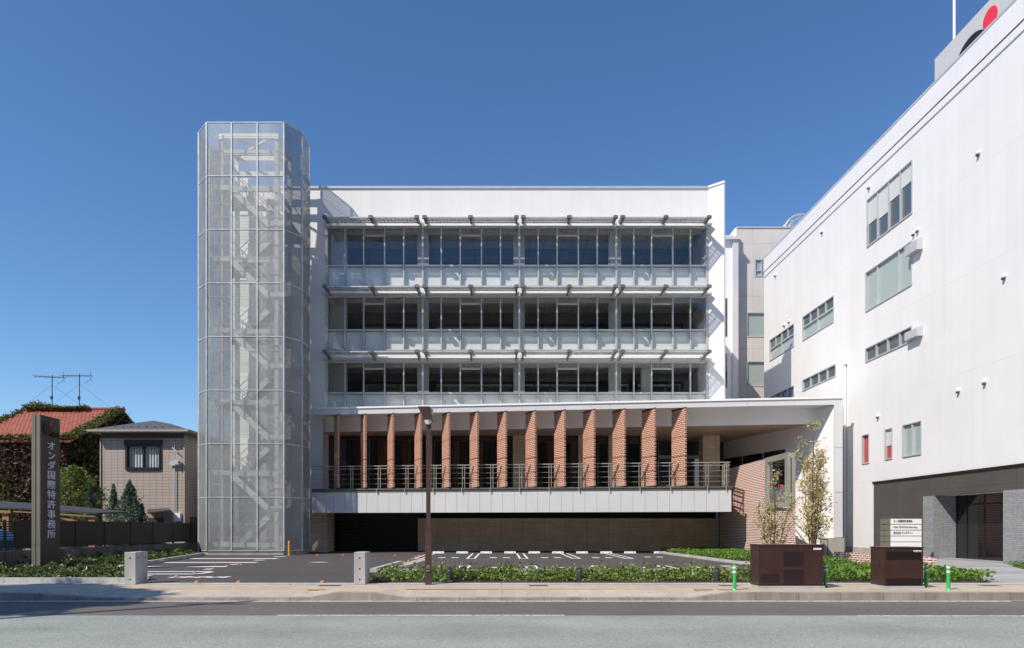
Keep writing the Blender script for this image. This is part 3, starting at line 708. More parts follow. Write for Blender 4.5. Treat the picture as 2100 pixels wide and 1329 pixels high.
m = MB(); m.box(sb2+0.21, 13.7, CY+0.6, CY+0.7, 0, 2.58); m.box(sa, sb2, 56, 56.1, 0, 2.58); m.box(sa-0.2, sa, 43.4, 56, 0, 2.58); m.box(sb2, sb2+0.2, 43.25, 56, 0, 2.58); m.build('garage_wall', 'dframe', OB)
MB().box(X(1475, CY)+0.0, X(1480, CY)+0.05, CY-0.05, CY+0.2, 0, 2.6).build('black_downpipe', 'black', OB)

# ================================================================== BRICK WALL with framed sign window
BW = thing('brick_wall', 'red brick garden wall beside the entrance steps with a framed glass sign at its end', 'wall', (13.73, 36, 0))
bx = 13.73; zt = 5.04; ny, fy, cy0, cy1 = 32.5, 43.05, 32.5, 35.26
m = MB()
m.box(bx, bx+0.28, cy1, fy, 0, zt); m.box(bx, bx+0.28, ny, cy1, 0, 2.42)
m.build('brickwork', 'brick', BW)
m = MB(); fx0, fx1 = bx-0.12, bx+0.02
m.box(fx0, fx1, ny-0.05, ny+0.28, 2.45, zt+0.02); m.box(fx0, fx1, cy1-0.30, cy1-0.004, 2.45, zt+0.02); m.box(fx0, fx1, ny+0.28, cy1-0.30, 2.45, 2.70); m.box(fx0, fx1, ny+0.28, cy1-0.30, zt-0.25, zt+0.02)
m.box(bx+0.10, bx+0.27, ny-0.02, ny+0.12, 2.425, zt+0.02); m.box(bx+0.10, bx+0.27, ny+0.12, cy1-0.01, zt-0.1, zt+0.02)
fr = m.build('sign_frame', 'rail', BW)
MB().box(bx+0.03, bx+0.05, ny+0.1, cy1-0.16, 2.5, zt-0.1).build('glass', 'glass', fr)
m = MB(); m.disc((bx-0.03, 33.22, 3.1), 0.40, (1, 0, 0), 28, 0.05); m.build('sign_disc', 'mgrey', fr)
m = MB(); m.disc((bx+0.0, 33.44, 3.44), 0.15, (1, 0, 0), 20, 0.04); m.build('sign_dot', 'logor', fr)

# entrance steps between the brick wall and the canopy end, with handrail
ST = thing('entrance_steps', 'concrete steps with a thin steel handrail between brick wall and white side wall', 'steps', (15.8, 36, 0))
m = MB()
for k in range(9): m.box(14.45, 16.9-0.04*k, 36.5+0.5*k, 36.5+0.5*k+(0.5 if k < 8 else 1.2), 0, 0.2*(k+1))
m.build('stair_flight', 'conc_g', ST)
m = MB(); x = 16.55
m.tube([(x, 34.6, 0.0), (x, 34.6, 0.85), (x, 36.6, 0.95), (x, 40.8, 2.75)], 0.025); m.tube([(x, 36.6, 0.1), (x, 36.6, 0.95)], 0.02); m.tube([(x, 35.4, 0.0), (x, 35.4, 0.88)], 0.02); m.tube([(x, 38.7, 1.0), (x, 38.7, 1.85)], 0.02)
m.build('handrail', 'dgrey', ST, smooth=True)

# ================================================================== STAIR TOWER
TW = thing('stair_tower', 'tall octagonal stair tower clad in see-through galvanised metal mesh', 'tower', (-13.8, 38.5, 0))
tf, tb = 36.9, 40.15; txa, txb = -15.93, -11.75; txl, txr = -16.78, -11.03; ty1, ty2 = 37.85, 39.25
OCT = [(txa, tf), (txb, tf), (txr, ty1), (txr, ty2), (txb, tb), (txa, tb), (txl, ty2), (txl, ty1)]
TZ0, TZ1 = 0.22, Z(251, tf); PIT = (TZ1-TZ0)/8
m = MB(); m.prism([(x*0.985+(-13.9)*0.015, y*0.985+38.5*0.015) for x, y in OCT], 0, 0.21); m.build('plinth', 'conc_g', TW)
def side(a, b, n, pts_t=None):
    return [(a[0]+(b[0]-a[0])*t, a[1]+(b[1]-a[1])*t) for t in (pts_t or [i/n for i in range(n+1)])]
fronts = [0, (X(474.9, tf)-txa)/(txb-txa), (X(527.9, tf)-txa)/(txb-txa), 1]
edges = [(0, 1, fronts), (1, 2, [0, 1]), (2, 3, [0, 1]), (3, 4, [0, 1]), (5, 6, [0, 1]), (6, 7, [0, 1]), (7, 0, [0, 1])]
pn = 0
for ia, ib, ts in edges:
    P = side(OCT[ia], OCT[ib], 0, ts)
    for a, b in zip(P[:-1], P[1:]):
        m = MB(); d = Vector((b[0]-a[0], b[1]-a[1])).normalized(); nn = Vector((d.y, -d.x))
        a2 = (a[0]+d.x*0.05, a[1]+d.y*0.05); b2 = (b[0]-d.x*0.05, b[1]-d.y*0.05)
        for k in range(8): m.quad((*a2, TZ0+PIT*k+0.03), (*b2, TZ0+PIT*k+0.03), (*b2, TZ0+PIT*(k+1)-0.03), (*a2, TZ0+PIT*(k+1)-0.03))
        m.build('mesh_panel', 'mesh' if ia == 0 else 'mesh_shade', TW)
# frame: uprights, panel edges, ring rails
m = MB(); m2 = MB(); seen = set()
for ia, ib, ts in edges:
    P = side(OCT[ia], OCT[ib], 0, ts)
    for i, (x, y) in enumerate(P):
        if (round(x, 2), round(y, 2)) in seen: continue
        seen.add((round(x, 2), round(y, 2))); m.box(x-0.035, x+0.035, y-0.04, y+0.03, TZ0, TZ1)
    for a, b in zip(P[:-1], P[1:]):
        d = Vector((b[0]-a[0], b[1]-a[1])).normalized(); e = 0.045
        for k in range(9):
            z = TZ0+PIT*k; m.bar((a[0]+d.x*e, a[1]+d.y*e, z), (b[0]-d.x*e, b[1]-d.y*e, z), 0.05, 0.045)
        for k in range(8):
            for t in (0.25, 0.5, 0.75):
                z = TZ0+PIT*(k+t); n_ = Vector((d.y, -d.x)); m2.bar((a[0]+d.x*e-n_.x*0.05, a[1]+d.y*e-n_.y*0.05, z), (b[0]-d.x*e-n_.x*0.05, b[1]-d.y*e-n_.y*0.05, z), 0.02, 0.02)
m.build('tower_frame', 'galv', TW); m2.build('stiffener', 'galv', TW)
# steel structure
m = MB(); cols = [(-15.35, 37.45), (-12.3, 37.45), (-15.35, 39.7), (-12.3, 39.7)]
for x, y in cols: m.box(x-0.11, x+0.11, y-0.11, y+0.11, 0.21, TZ1-0.35)
zl = [20.2-3.9*k for k in range(6)]
for z in zl+[22.2, 23.1]:
    if z < 0.5: continue
    zc = z-0.16
    for y in (37.45, 39.7): m.box(-15.24, -12.41, y-0.07, y+0.07, zc-0.14, zc+0.12)
    for x in (-15.35, -12.3): m.box(x-0.06, x+0.06, 37.56, 39.59, zc-0.12, zc+0.10)
m.bar((-15.3, 37.5, 23.05), (-12.4, 39.6, 23.0), 0.1, 0.1); m.bar((-12.4, 37.5, 23.05), (-15.3, 39.6, 22.98), 0.1, 0.1)
m.build('steel_column', 'galv', TW)
# flights
st = MB(); ld = MB(); rl_ = MB(); tr = MB()
def flight(xa, za, xb, zb, ya, yb):
    n = 11
    for y in (ya, yb-0.03):
        st.hexa([(xa, y, za-0.36), (xb, y, zb-0.36), (xb, y+0.03, zb-0.36), (xa, y+0.03, za-0.36), (xa, y, za+0.06), (xb, y, zb+0.06), (xb, y+0.03, zb+0.06), (xa, y+0.03, za+0.06)] if xa < xb else
                [(xb, y, zb-0.36), (xa, y, za-0.36), (xa, y+0.03, za-0.36), (xb, y+0.03, zb-0.36), (xb, y, zb+0.06), (xa, y, za+0.06), (xa, y+0.03, za+0.06), (xb, y+0.03, zb+0.06)])
        yy = y+0.015
        rl_.tube([(xa, yy, za+0.95), (xb, yy, zb+0.95)], 0.025, 6); rl_.tube([(xa, yy, za+0.55), (xb, yy, zb+0.55)], 0.018, 6)
        for t in (0.02, 0.33, 0.66, 0.98): rl_.tube([(xa+(xb-xa)*t, yy, za+(zb-za)*t), (xa+(xb-xa)*t, yy, za+(zb-za)*t+0.95)], 0.02, 6)
    for k in range(n):
        t = (k+0.5)/n; x = xa+(xb-xa)*t; z = za+(zb-za)*t; h = abs(xb-xa)/n*0.52
        tr.box(x-h, x+h, ya+0.035, yb-0.035, z-0.02, z+0.02); tr.box(x-h, x-h+0.02, ya+0.036, yb-0.036, z-0.19, z-0.021)
for k, z in enumerate(zl):
    ld.box(-15.75, -14.85, 37.3, 39.85, z-0.26, z); rl_.tube([(-15.78, 37.2, z+1.0), (-15.78, 39.9, z+1.0)], 0.025, 6)
    if k == 0: pass
    zm = z-1.95
    if zm > 0.3:
        flight(-14.85, z, -12.75, zm, 37.35, 38.45); ld.box(-12.75, -11.5, 37.3, 39.8, zm-0.26, zm)
        rl_.tube([(-11.5, 37.4, zm+1.0), (-11.5, 39.7, zm+1.0)], 0.025, 6); rl_.tube([(-12.7, 37.3, zm+1.0), (-11.5, 37.3, zm+1.0)], 0.025, 6)
        z2 = zl[k+1] if k+1 < len(zl) else 0.25
        if z2 < 0.3: z2 = 0.25
        flight(-12.75, zm, -14.85, max(z2, 0.25), 38.65, 39.75)
    else: pass
for y in (37.35, 39.8):
    for t in range(5): rl_.tube([(-14.85+0.5*t, y, 20.2), (-14.85+0.5*t, y, 21.25)], 0.02, 6)
st.build('stringer', 'galv_lit', TW); tr.build('stair_flight', 'galv_shade', TW); ld.build('landing', 'galv', TW); rl_.build('handrail', 'galv', TW)
# white ribbed cladding and doors of the stair core wall
cw = X(478, F); m = MB(); m.box(cw, X(532, F), F-0.06, F-0.004, 0.2, 20.2); m.build('core_cladding', 'corr', TW)
for z in zl[:5]:
    d = MB().box(X(482, F), X(512, F), F-0.10, F-0.062, z, z+2.2).build('door', 'white_pl', TW)
    MB().box(X(508, F), X(510, F), F-0.16, F-0.102, z+0.95, z+1.1).build('handle', 'dgrey', d)

# ================================================================== WHITE OFFICE ON THE RIGHT
RX = 19.3
WB = thing('white_office', 'tall white-sided office at the right edge with dark stone base and recessed glass entrance', 'building', (RX, 36, 0))
def ry(px): return FPX*RX/(px-VX)
def rz(px, py): return EYE+(VY-py)*RX/(px-VX)
YF, YN = ry(1567), 15.0; RT = 21.3
def rbox(m, ya, yb, z0, z1, x0, x1): return m.box(RX+x0, RX+x1, ya, yb, z0, z1)
wl = [  # left px, top, bottom, right px, top, bottom, panes, transom, fill
    (1777.8, 410, 507.4, 1871.7, 327, 438.8, [.25, .5, .75], 0, 'blinds'),
    (1775.2, 558.9, 641, 1870.9, 493, 584.6, [.27, .73], 0, 'wglass'),
    (1775, 714, 742.5, 1871, 668, 702.6, [.25, .5, .75], 0, 'wglass_d'),
    (1646, 650.7, 700, 1710.7, 604, 660, [.5], 0.55, 'wglass'),
    (1578.6, 697, 742, 1629, 663, 710, [.5], 0.55, 'wglass'),
    (1646, 779, 802.4, 1714.5, 745.5, 772, [.25, .5, .75], 0, 'wglass_d'),
    (1577, 815, 838, 1629, 789, 814, [.25, .5, .75], 0, 'wglass_d'),
    (1768, 893, 952.6, 1783, 887.5, 950, [], 0, 'red'),
    (1814.7, 880.6, 944, 1831, 876, 941, [], 0, 'redblind'),
    (1851, 872, 939, 1890.5, 861, 931.7, [.5], 0, 'wglass')]
wr = []
for pl, tl, bl_, pr, tr_, br_, div, tran, fill in wl:
    yb, ya = ry(pl), ry(pr); z1 = (rz(pl, tl)+rz(pr, tr_))/2; z0 = (rz(pl, bl_)+rz(pr, br_))/2
    wr.append((ya, yb, z0, z1, div, tran, fill))
zd = 3.85; yd = ry(1791); ye0, ye1 = ry(2058.5), ry(1916); ze = 2.89
m = MB()
holes_wall(m, lambda q, a, b, c, d: rbox(q, a, b, c, d, 0, 0.3), YN, YF, 0.0, RT-1.06, [(a, b, c, d) for a, b, c, d, *_ in wr]+[(YN, yd, 0, zd)])
m.box(RX+0.3, RX+18, YF-0.3, YF, 0, RT-0.01); m.box(RX+0.3, RX+18, YN, YN+0.3, 0, RT-0.01); m.box(RX+17.7, RX+18, YN+0.3, YF-0.3, 0, RT-0.01); m.box(RX+0.3, RX+17.7, YN+0.3, YF-0.3, RT-0.8, RT-0.5)
m.build('wall', 'white_r', WB)
m = MB()
for z0, z1, x in ((RT-1.44+0.39, RT-1.07+0.0, 0), ):
    pass
rbox(m, YN, YF, RT-1.06, RT-0.10, -0.04, 0.3); m.build('parapet', 'white_r', WB)
m = MB(); rbox(m, YN, YF, RT-0.10, RT, -0.06, 0.32); m.build('parapet_coping', 'coping', WB)
m = MB(); rbox(m, YN, YF, RT-1.49, RT-1.44, -0.035, -0.003); m.build('string_course', 'coping', WB)
m = MB(); rbox(m, YN, YF-0.02, RT-1.085, RT-1.062, -0.02, -0.004); m.build('drip_groove', 'dgrey', WB)
m = MB(); rbox(m, yd, YF, -0.02, 0.42, -0.03, -0.004); m.build('plinth', 'conc', WB)
for ya, yb, z0, z1, div, tran, fill in wr:
    m = MB(); w = 0.06
    rbox(m, ya+0.004, ya+w, z0+0.004, z1-0.004, -0.03, 0.12); rbox(m, yb-w, yb-0.004, z0+0.004, z1-0.004, -0.03, 0.12)
    rbox(m, ya+w, yb-w, z0+0.004, z0+w, -0.05, 0.12); rbox(m, ya+w, yb-w, z1-w, z1-0.004, -0.03, 0.12)
    for t in div:
        yy = yb+(ya-yb)*t; rbox(m, yy-0.035, yy+0.035, z0+w, z1-w, -0.01, 0.12)
    if tran:
        zz = z0+(z1-z0)*tran; n = len(div)+1
        for k in range(n):
            a = ya+w+(yb-ya-2*w)*k/n+0.04; b = ya+w+(yb-ya-2*w)*(k+1)/n-0.04
            rbox(m, a, b, zz-0.04, zz+0.04, -0.01, 0.12); rbox(m, (a+b)/2-0.03, (a+b)/2+0.03, zz+0.04, z1-w, -0.01, 0.12)
    fr = m.build('window', 'frame', WB)
    gm = {'blinds': 'wglass_d', 'red': 'red', 'redblind': 'red'}.get(fill, fill)
    g = MB(); rbox(g, ya+w, yb-w, z0+w, z1-w, 0.09, 0.11); g.build('pane', gm, fr)
    if tran:
        g = MB(); rbox(g, ya+w, yb-w, z0+(z1-z0)*tran+0.04, z1-w, 0.075, 0.088); g.build('upper_pane', 'wglass_d', fr)
    if fill == 'blinds':
        for k, t in enumerate((0.52, 0.58, 0.42, 0.36)):
            a = yb-(yb-ya)*(k+1)/4+0.04; b = yb-(yb-ya)*k/4-0.04
            g = MB(); rbox(g, a, b, z1-(z1-z0)*t, z1-w, 0.06, 0.08); g.build('blind', 'blind', fr)
    if fill == 'redblind':
        g = MB(); rbox(g, ya+w, yb-w, z0+(z1-z0)*0.45, z1-w, 0.06, 0.08); g.build('blind', 'blind', fr)
for pl, pr, pt, pb in ((1860, 1891, 486, 510), (1860, 1891, 667, 687)):   # hoods at the near end of two windows
    ya, yb = ry(pr+2), ry(pl+8); z1 = rz(pr, pt); z0 = rz(pr, pb+2)
    m = MB(); m.hexa([(RX-0.30, ya, z0), (RX-0.002, ya, z0), (RX-0.002, yb, z0), (RX-0.30, yb, z0), (RX-0.30, ya, z1-0.12), (RX-0.002, ya, z1), (RX-0.002, yb, z1), (RX-0.30, yb, z1-0.12)])
    m.build('vent_hood', 'coping', WB)
for px, py in ((2008, 312), (1783, 382), (1875, 477), (1883, 470), (2061, 565), (2021, 781), (1967, 799), (1686.7, 474), (1591, 563), (1609, 665.5), (1619, 658), (1801.7, 852)):
    y, z = ry(px), rz(px, py); m = MB()
    n = 8; vs = []; fs = []
    for i in range(4):
        a = math.pi/2*i/3; r = 0.10*math.cos(a) if i < 3 else 0.012; h = 0.13*math.sin(a)
        for k in range(n): t = 2*math.pi*k/n; vs.append((RX-0.002-h, y+r*math.cos(t), z+r*math.sin(t)-h*0.35))
    for i in range(3):
        for k in range(n): fs.append((i*n+k, i*n+(k+1) % n, (i+1)*n+(k+1) % n, (i+1)*n+k))
    m.add(vs, fs); v = m.build('vent_cap', 'white_pl', WB, smooth=True)
    MB().box(RX-0.12, RX-0.03, y-0.055, y+0.055, z-0.155, z-0.10).build('grille', 'dgrey', v)
# dark stone base and recessed entrance
m = MB(); holes_wall(m, lambda q, a, b, c, d: rbox(q, a, b, c, d, 0.02, 0.3), YN, yd, 0, zd, [(YN, ry(1894), 0, ze)])
m.build('stone_base', 'dtile', WB)
m = MB(); rbox(m, YN, yd+0.05, zd-0.09, zd-0.002, -0.04, 0.019); m.build('base_cornice', 'brownd', WB)
m = MB(); rbox(m, ye1, ry(1894), 0, ze, -0.03, 1.2); rbox(m, YN, ye0, 0, ze, -0.03, 1.2); m.build('stone_pier', 'dtile2', WB)
m = MB(); rbox(m, ye0, ye1, ze+0.0, ze+0.06, 0.31, 1.3); m.build('entrance_soffit', 'white_pl', WB)
m = MB(); ED = RX+0.95
for t in (0, .16, .42, .66, 0.97): yy = ye1-0.05+(ye0-ye1+0.05)*t; m.box(ED, ED+0.06, yy-0.03, yy+0.03, 0.1, ze)
m.box(ED+0.002, ED+0.058, ye0+0.1, ye1-0.1, 2.45, 2.5)
fr = m.build('entrance_door', 'dframe', WB)
MB().box(ED+0.02, ED+0.04, ye0, ye1, 0.1, ze-0.01).build('glass', 'dglass', fr)
MB().box(RX+0.25, ED+0.3, ye0, ye1, 0.0, 0.11).build('threshold', 'slab', WB)
# rain pipe with hopper at the building's left part
m = MB(); y0 = ry(1736)
m.tube([(RX-0.08, y0, 0.2), (RX-0.08, y0, rz(1736, 745))], 0.05); m.box(RX-0.18, RX-0.004, y0-0.13, y0+0.13, rz(1736, 748), rz(1736, 737)); m.build('downpipe', 'white_pl', WB)
m = MB(); y1 = ry(1732.5)
m.tube([(RX-0.1, y1, 0.1), (RX-0.1, y1, rz(1733, 835))], 0.06)
for py in (900, 1100): m.box(RX-0.22, RX-0.004, y1-0.15, y1+0.1, rz(1733, py)-0.03, rz(1733, py)+0.03)
m.build('grey_downpipe', 'fascia', WB)
# roof sign box with partial emblem, and mast
QX = 20.5; qy1 = FPX*QX/(1917-VX)
m = MB(); m.box(QX, QX+6, 17, qy1, RT-0.5, 23.62); m.build('roof_box', 'rib', WB)
def disc_x(x, yc, zc, r, name, mat):
    m = MB(); m.disc((x, yc, zc), r, (1, 0, 0), 40, 0.03); return m.build(name, mat, WB)
disc_x(QX-0.02, 29.75, 21.72, 1.18, 'emblem_disc', 'black'); disc_x(QX-0.02, 28.6, 22.82, 0.42, 'emblem_dot', 'logor')
m = MB(); m.tube([(21.5, 32.4, 23.4), (21.5, 32.4, 29.5)], 0.06); m.build('mast', 'white_pl', WB)

# ================================================================== GREY ANNEXE BEHIND
GB = thing('grey_annexe', 'weathered grey concrete office block seen in the gap behind the white wing wall', 'building', (24, 58, 0))
gy = 53.2
def gX(p): return X(p, gy)
def gZ(p): return Z(p, gy)
gw = [(1547, 1580, 531, 568), (1530, 1582, 640, 692), (1530, 1582, 740, 793)]
m = MB(); holes_wall(m, lambda q, a, b, c, d: q.box(a, b, gy, gy+0.3, c, d), gX(1511), 32, 0, gZ(468), [(gX(a), gX(b), gZ(d), gZ(c)) for a, b, c, d in gw])
m.box(gX(1511), gX(1511)+0.3, gy+0.3, 68, 0, gZ(468)-0.01); m.box(gX(1511)+0.3, 32, gy+0.3, 68, gZ(468)-0.6, gZ(468)-0.3)
m.build('wall', 'grey_conc', GB)
MB().box(gX(1510), 32, gy-0.06, gy+0.4, gZ(468)+0.003, gZ(466)+0.03).build('coping', 'coping', GB)
for a, b, c, d in gw:
    m = MB(); x0, x1, z0, z1 = gX(a)+0.004, gX(b), gZ(d)+0.004, gZ(c)-0.004
    m.box(x0, x0+0.1, gy-0.03, gy+0.15, z0, z1); m.box(x0+0.1, x1, gy-0.03, gy+0.15, z0, z0+0.1); m.box(x0+0.1, x1, gy-0.03, gy+0.15, z1-0.1, z1)
    if a == 1547: m.box(gX(1561), gX(1561)+0.09, gy, gy+0.14, z0+0.1, z1-0.1); m.box(x0+0.1, gX(1561)-0.01, gy, gy+0.14, gZ(556), gZ(554))
    f_ = m.build('window', 'frame', GB); MB().box(x0+0.1, x1, gy+0.1, gy+0.12, z0+0.1, z1-0.1).build('pane', 'wglass', f_)
WY = 52.6
m = MB(); m.box(X(1482, WY), X(1501, WY), WY, WY+0.3, 0, Z(494, WY)); m.box(X(1508, WY), X(1511, WY), WY, WY+5, Z(494, WY), gZ(474)); m.build('white_bay', 'white_pl', GB)
m = MB(); m.box(X(1501, WY)+0.002, X(1512.5, WY), WY-0.2, WY+0.4, 0, Z(494, WY)); m.build('grey_column', 'fascia', GB)
m = MB(); m.box(X(1478, WY), X(1513.5, WY), WY-0.35, WY+0.5, Z(494, WY)+0.003, Z(489, WY)); m.tube([(X(1484, WY), WY, Z(489, WY)), (X(1484, WY), WY, Z(485, WY)), (X(1505, WY), WY, Z(485, WY)), (X(1505, WY), WY, Z(489, WY))], 0.09); m.build('roof_edge', 'fascia', GB)
m = MB(); m.box(X(1482, WY), X(1491, WY), WY-0.03, WY-0.004, Z(690, WY), Z(612, WY)); m.box(X(1482, WY), X(1491, WY), WY-0.03, WY-0.004, Z(795, WY), Z(725, WY)); m.build('narrow_window', 'dglass', GB)
# arched skylight on its roof
m = MB(); ax = X(1645, 55); ar = 1.45
pts = [(ax+ar*math.cos(t), 55, Z(476, 55)+ar*math.sin(t)) for t in [math.pi*i/16 for i in range(17)]]
m.tube(pts, 0.06, 6)
pts2 = [(ax+ar*0.8*math.cos(t), 55, Z(476, 55)+ar*0.8*math.sin(t)) for t in [math.pi*i/16 for i in range(17)]]; m.tube(pts2, 0.03, 6)
for dy in (0, 1.0, 2.0): m.tube([(p[0], p[1]+dy, p[2]) for p in pts], 0.03, 6)
for i in (4, 8, 11, 14): m.tube([pts[i], (pts[i][0], 58, pts[i][2])], 0.03, 6)
sk = m.build('arched_skylight', 'galv', GB)
m = MB(); 
for a, b in zip(pts[:-1], pts[1:]): m.quad(a, b, (b[0], 58, b[2]), (a[0], 58, a[2]))
m.build('glazing', 'glass_s', sk)

# ================================================================== HOUSES ON THE LEFT
IVH = thing('ivy_house', 'old house with a red tiled roof and walls smothered in dry dark ivy', 'house', (-30, 48, 0))
hx0, hx1, hy0, hy1, he, hr = -33.3, -26.9, 42.6, 53.4, 7.1, 9.75
MB().box(hx0, hx1, hy0, hy1, 0, he-0.05).add([(hx1, hy0, he-0.05), (hx1, hy1, he-0.05), (hx1, 48, hr-0.15), (hx1-0.2, hy0, he-0.05), (hx1-0.2, hy1, he-0.05), (hx1-0.2, 48, hr-0.15)], [(0, 1, 2), (5, 4, 3)]).build('wall', 'render', IVH)
MB().add([(hx0, hy0, he-0.05), (hx0, hy1, he-0.05), (hx0, 48, hr-0.15)], [(2, 1, 0)]).build('gable', 'render', IVH)
m = MB()
for sgn in (-1, 1):
    ye = 48+sgn*5.9
    a, b, c, d = (hx0-0.3, ye, he-0.25), (hx1+0.35, ye, he-0.25), (hx1+0.35, 48, hr), (hx0-0.3, 48, hr)
    if sgn > 0: a, b, c, d = b, a, d, c
    m.hexa([Vector(p)-Vector((0, 0, 0.12)) for p in (a, b, c, d)]+[a, b, c, d])
rf = m.build('roof', 'roof_r', IVH)
m = MB(); m.tube([(hx0, 48, hr+0.05), (hx1+0.4, 48, hr+0.05)], 0.13); m.build('ridge_tile', 'roof_r', rf)
MB().box(hx0, hx1+0.1, hy0-0.12, hy0-0.002, 4.55, 4.85).build('ledge', 'conc', IVH)
off = np.array([-30, 48, 0])
def rnd(n, a, b): return RNG.uniform(a, b, n)
n = 26000
wallp = np.stack([rnd(n, hx0, hx1), hy0-0.05-np.abs(RNG.normal(0, .16, n)), rnd(n, 0.5, he+0.1)], 1)
dens = 0.55+0.45*np.sin(wallp[:, 0]*1.7+wallp[:, 2])*np.cos(wallp[:, 2]*1.9+wallp[:, 0]*0.6)
keep = (wallp[:, 2] > 4.9) | (np.abs(wallp[:, 2]-4.6) < 0.15) & (rnd(n, 0, 1) < .2) | (rnd(n, 0, 1) < 0.55*dens+0.12)
leaves('ivy', wallp[keep], 0.26, 'l_ivyb', IVH, off, up=0.0)
n = 22000; yy = rnd(n, hy0, hy1); zz = rnd(n, 0.5, 1)*0; top = he+(hr-he)*(1-np.abs(yy-48)/5.4)
zz = rnd(n, 0.0, 1.0)*top
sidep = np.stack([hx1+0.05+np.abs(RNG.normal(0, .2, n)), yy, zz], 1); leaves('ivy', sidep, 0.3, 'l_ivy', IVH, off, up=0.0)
# green ivy over the ridge, verge and eave
g = []
n = 1700; x = rnd(n, hx0, hx1-2.0); g.append(np.stack([x, 48+RNG.normal(-0.2, .25, n), hr+0.06+np.abs(RNG.normal(0, .11, n))*(1+0.6*np.sin(x*1.3))], 1))
n = 2200; t = rnd(n, 0, 1)**1.3; g.append(np.stack([hx1+0.2+RNG.normal(-.1, .22, n), 42.1+5.9*t, he-0.2+(hr-he+0.2)*t+np.abs(RNG.normal(0.05, .13, n))], 1))
n = 1100; x = rnd(n, hx0, hx1-0.2); g.append(np.stack([x, 42.1+RNG.normal(0.25, .25, n), he-0.15+np.abs(RNG.normal(0, .12, n))], 1))
n = 650; t = rnd(n, 0, 1); g.append(np.stack([hx0-0.2+RNG.normal(0, .2, n), 42.1+5.9*t, he-0.2+(hr-he+0.2)*t+np.abs(RNG.normal(0.05, .10, n))], 1))
n = 900; g.append(np.stack([RNG.normal(-31.0, .9, n), hy0-0.25-np.abs(RNG.normal(0, .2, n)), RNG.normal(3.0, .9, n)], 1))
leaves('ivy_fringe', np.concatenate(g), 0.2, 'l_ivyg', IVH, off, up=0.3)

def yagi(px, Y, zb, zt, name_lab, tilt=0.0):
    a = thing('tv_antenna', name_lab, 'antenna', (X(px, Y), Y, zb), 'aerials on the ivy house roof'); x = X(px, Y)
    m = MB(); m.tube([(x, Y, zb), (x, Y, zt)], 0.03, 6); m.build('mast', 'dgrey', a)
    m = MB(); zz = zt-0.15; m.tube([(x-1.15, Y-0.2, zz+tilt), (x+0.85, Y+0.1, zz-tilt)], 0.018, 6)
    for k in range(8):
        xx = x-1.15+k*0.28; l = 0.42-0.02*k; c = zz+tilt*(1-2*k/8); m.tube([(xx, Y-l, c), (xx, Y+l*0.8, c)], 0.010, 5); m.tube([(xx, Y, c-0.06), (xx, Y, c+0.07)], 0.014, 5)
    m.tube([(x+0.85, Y, zz-0.4), (x+0.70, Y+0.1, zz+0.4)], 0.014, 5); m.tube([(x+0.8, Y, zz-0.2), (x+0.4, Y, zz-0.5)], 0.012, 5)
    m.build('yagi_array', 'dgrey', a)
    m = MB(); m.box(x-0.07, x+0.07, Y-0.1, Y, zb+0.75, zb+0.98); m.build('junction_box', 'dgrey', a)
    m = MB()
    for dx, dy in ((-2.3, 0.0), (2.2, 0.4)): m.tube([(x, Y, zb+0.72*(zt-zb)), (x+dx, Y+dy, zb+0.05)], 0.006, 4)
    m.build('stay_wire', 'dgrey', a)
yagi(107, 48, hr, Z(769, 48), 'left television aerial on the ridge of the ivy house', 0.04)
yagi(163, 48.1, hr, Z(766, 48), 'right television aerial on the ridge, nearer the metal mesh tower', -0.02)

TH = thing('tiled_house', 'narrow two-storey house clad in beige tiles with a dark hipped roof', 'house', (-20.2, 41, 0))
qx0, qx1, qy0, qy1, qe = X(208, 38.5), X(378, 38.5), 38.5, 45.5, Z(899, 38.5)
wx = (X(258, 38.5), X(331, 38.5), Z(964, 38.5), Z(912, 38.5))
m = MB(); holes_wall(m, lambda q, a, b, c, d: q.box(a, b, qy0, qy0+0.2, c, d), qx0, qx1, 0, qe, [wx])
m.box(qx1-0.2, qx1, qy0+0.2, qy1, 0, qe); m.box(qx0, qx0+0.2, qy0+0.2, qy1, 0, qe); m.box(qx0+0.2, qx1-0.2, qy1-0.2, qy1, 0, qe)
m.build('wall', 'siding', TH)
MB().box(qx0+0.01, qx1+0.01, qy0-0.03, qy1, qe, qe+0.30).build('frieze', 'dgrey', TH)
ev = qe+0.31; e0, e1, f0, f1 = qx0-0.42, qx1+0.42, qy0-0.5, qy1+0.5; pk = Z(858, 40.8)
m = MB(); cx = X(322, 41.0); 
m.add([(e0, f0, ev+0.12), (e1, f0, ev+0.12), (e1, f1, ev+0.12), (e0, f1, ev+0.12), (cx-0.5, 41.6, pk), (cx-0.1, 43, pk)], [(0, 1, 4), (1, 2, 5, 4), (2, 3, 5), (3, 0, 4, 5), (3, 2, 1, 0)])
rf = m.build('roof', 'roof_d', TH)
m = MB(); m.box(e0-0.06, e1+0.06, f0-0.1, f0-0.004, ev+0.0, ev+0.12); m.box(e1+0.004, e1+0.1, f0, f1, ev+0.0, ev+0.12); m.box(e0, e1, f0, f1, ev-0.02, ev-0.004); m.build('gutter', 'siding', rf)
m = MB()
for k in range(9): t = k/8; m.box(e0+1.0+t*3.6, e0+1.1+t*3.6, f0+0.75, f0+0.8, ev+0.28, ev+0.40)
m.build('snow_guard', 'dgrey', rf)
